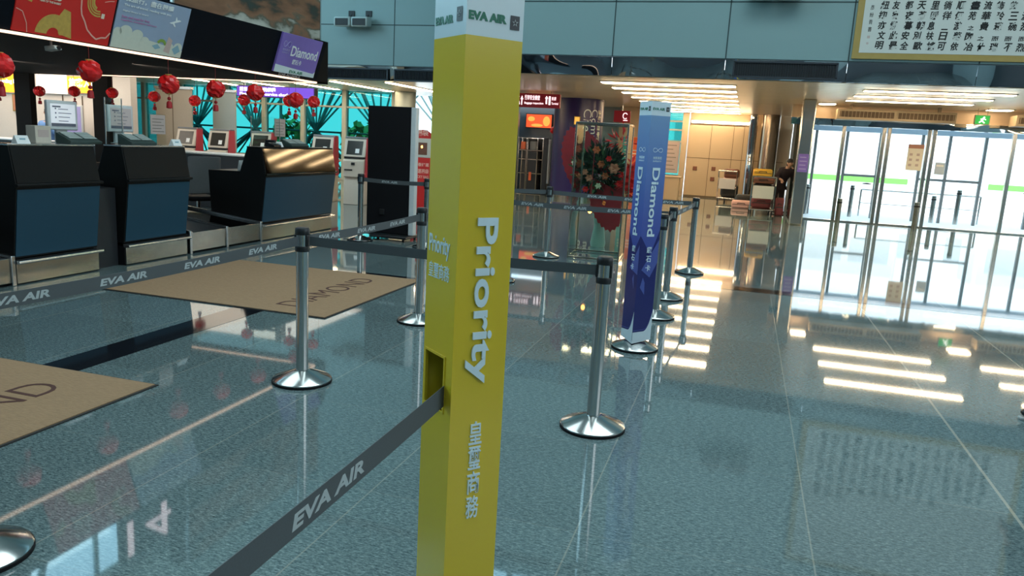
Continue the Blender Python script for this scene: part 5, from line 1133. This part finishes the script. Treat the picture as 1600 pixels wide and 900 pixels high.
# ------------------------------------------------------------------ things on the teal wall
def wall_vent(x0, x1, y, z0, z1, label):
    t = thing('wall_vent', label, 'vent', (x0, y, z0), 0, 'black air vents under the teal panels'); L = x1-x0; H = z1-z0
    MB().box(0, L, .0, .06, 0, H).build('backing', 'grille_black', t, smooth=0); f = MB(); n = int(L/.042)
    for k in range(n): f.box(.03+k*(L-.06)/n, .036+k*(L-.06)/n, -.03, .0, .02, H-.02)
    f.build('fin', 'grille_fin', t, smooth=0); MB().box(-.02, L+.02, -.035, .02, -.02, .012).box(-.02, L+.02, -.035, .02, H-.012, H+.02).box(-.02, .012, -.035, .02, 0, H).box(L-.012, L+.02, -.035, .02, 0, H).build('frame', 'grille_fin', t, smooth=0)
wall_vent(-.40, 1.35, 15.0, 2.985, 3.24, 'black slatted vent under the teal wall, left of the calligraphy panel')
wall_vent(-10.64, -8.93, 18.2, 2.945, 3.20, 'black slatted vent under the teal wall above the cyan windows')
wall_vent(-8.72, -7.0, 18.2, 2.945, 3.20, 'black slatted vent beside the left edge of the yellow pillar')
def speakers(x, y, z, label):
    t = thing('wall_speaker', label, 'speaker', (x, y, z), 0, 'twin wall speakers')
    for dx in (-.24, .24):
        b = MB().prism([(dx-.23, -.42, 0), (dx+.23, -.42, 0), (dx+.20, -.10, .04), (dx-.20, -.10, .04)], (0, 0, .24)).build('housing', 'speaker_shell', t, bevel=.04)
        MB().box(dx-.18, dx+.18, -.43, -.41, .035, .20).build('grille', 'speaker_mesh', b, bevel=.02)
        MB().tube((dx, -.12, .2), (dx+.06, 0, .36), .025, 8).box(dx-.02, dx+.14, -.03, .0, .30, .44).build('bracket', 'speaker_mesh', t)
speakers(-9.78, 18.2, 4.17, 'pair of grey speakers on the teal wall above the cyan windows')
speakers(.18, 15.0, 4.24, 'pair of grey speakers cut by the top picture edge, left of the calligraphy')
t = thing('calligraphy_panel', 'large framed panel of black brush calligraphy on the teal wall', 'calligraphy', (1.56, 14.97, 3.335)); PW, PH = 3.75, 2.9
MB().box(0, PW, -.02, .03, 0, PH).build('frame', 'gold_frame', t, smooth=0); MB().box(.105, PW-.105, -.026, -.018, .10, PH-.10).build('paper', 'scroll_paper', t, smooth=0)
m = MB(); cols = ['悠長新紐抑亦文明', '詩人朋友家鄉此是', '燈火首都夜暮安全', '飛向天蒼朝別歐', '萬千里瞬息扶搖', '流連徜徉一日可', '自然順便游藝依', '山水畫苑之陶冶', '風流華貴之仕', '文房飾玲瓏而瑞', '春茗飲三碗而不', '清香濃烈而烈', '花開春暖人間', '雲遊四海為家', '天地悠悠長存']
rr = random.Random(11); sp = .165; bx = .345
for i, s in enumerate(cols):
    if bx+i*.196 > PW-.28: break
    for k, ch in enumerate(reversed(s)):
        zz = .16+k*sp
        if zz > PH-.3: break
        small = ch in '之一而'; a = .115 if not small else .085
        text(m, ch, (bx+i*.196+rr.uniform(-.015, .015), -.026, zz), X_, Z_, w=a*rr.uniform(.95, 1.2), h=(.138 if not small else (.075 if ch != '一' else .02)), bold=.028, depth=.002, shear=.12)
for k, ch in enumerate('彥紛青書'[::-1]): text(m, ch, (.20, -.026, .45+k*.12), X_, Z_, w=.06, h=.08, depth=.002)
m.build('lettering', 'sumi_ink', t, smooth=0); m = MB().box(.205, .25, -.028, -.024, .34, .385).box(.205, .24, -.028, -.024, .24, .275); m.build('seal', 'notice_pink', t, smooth=0)
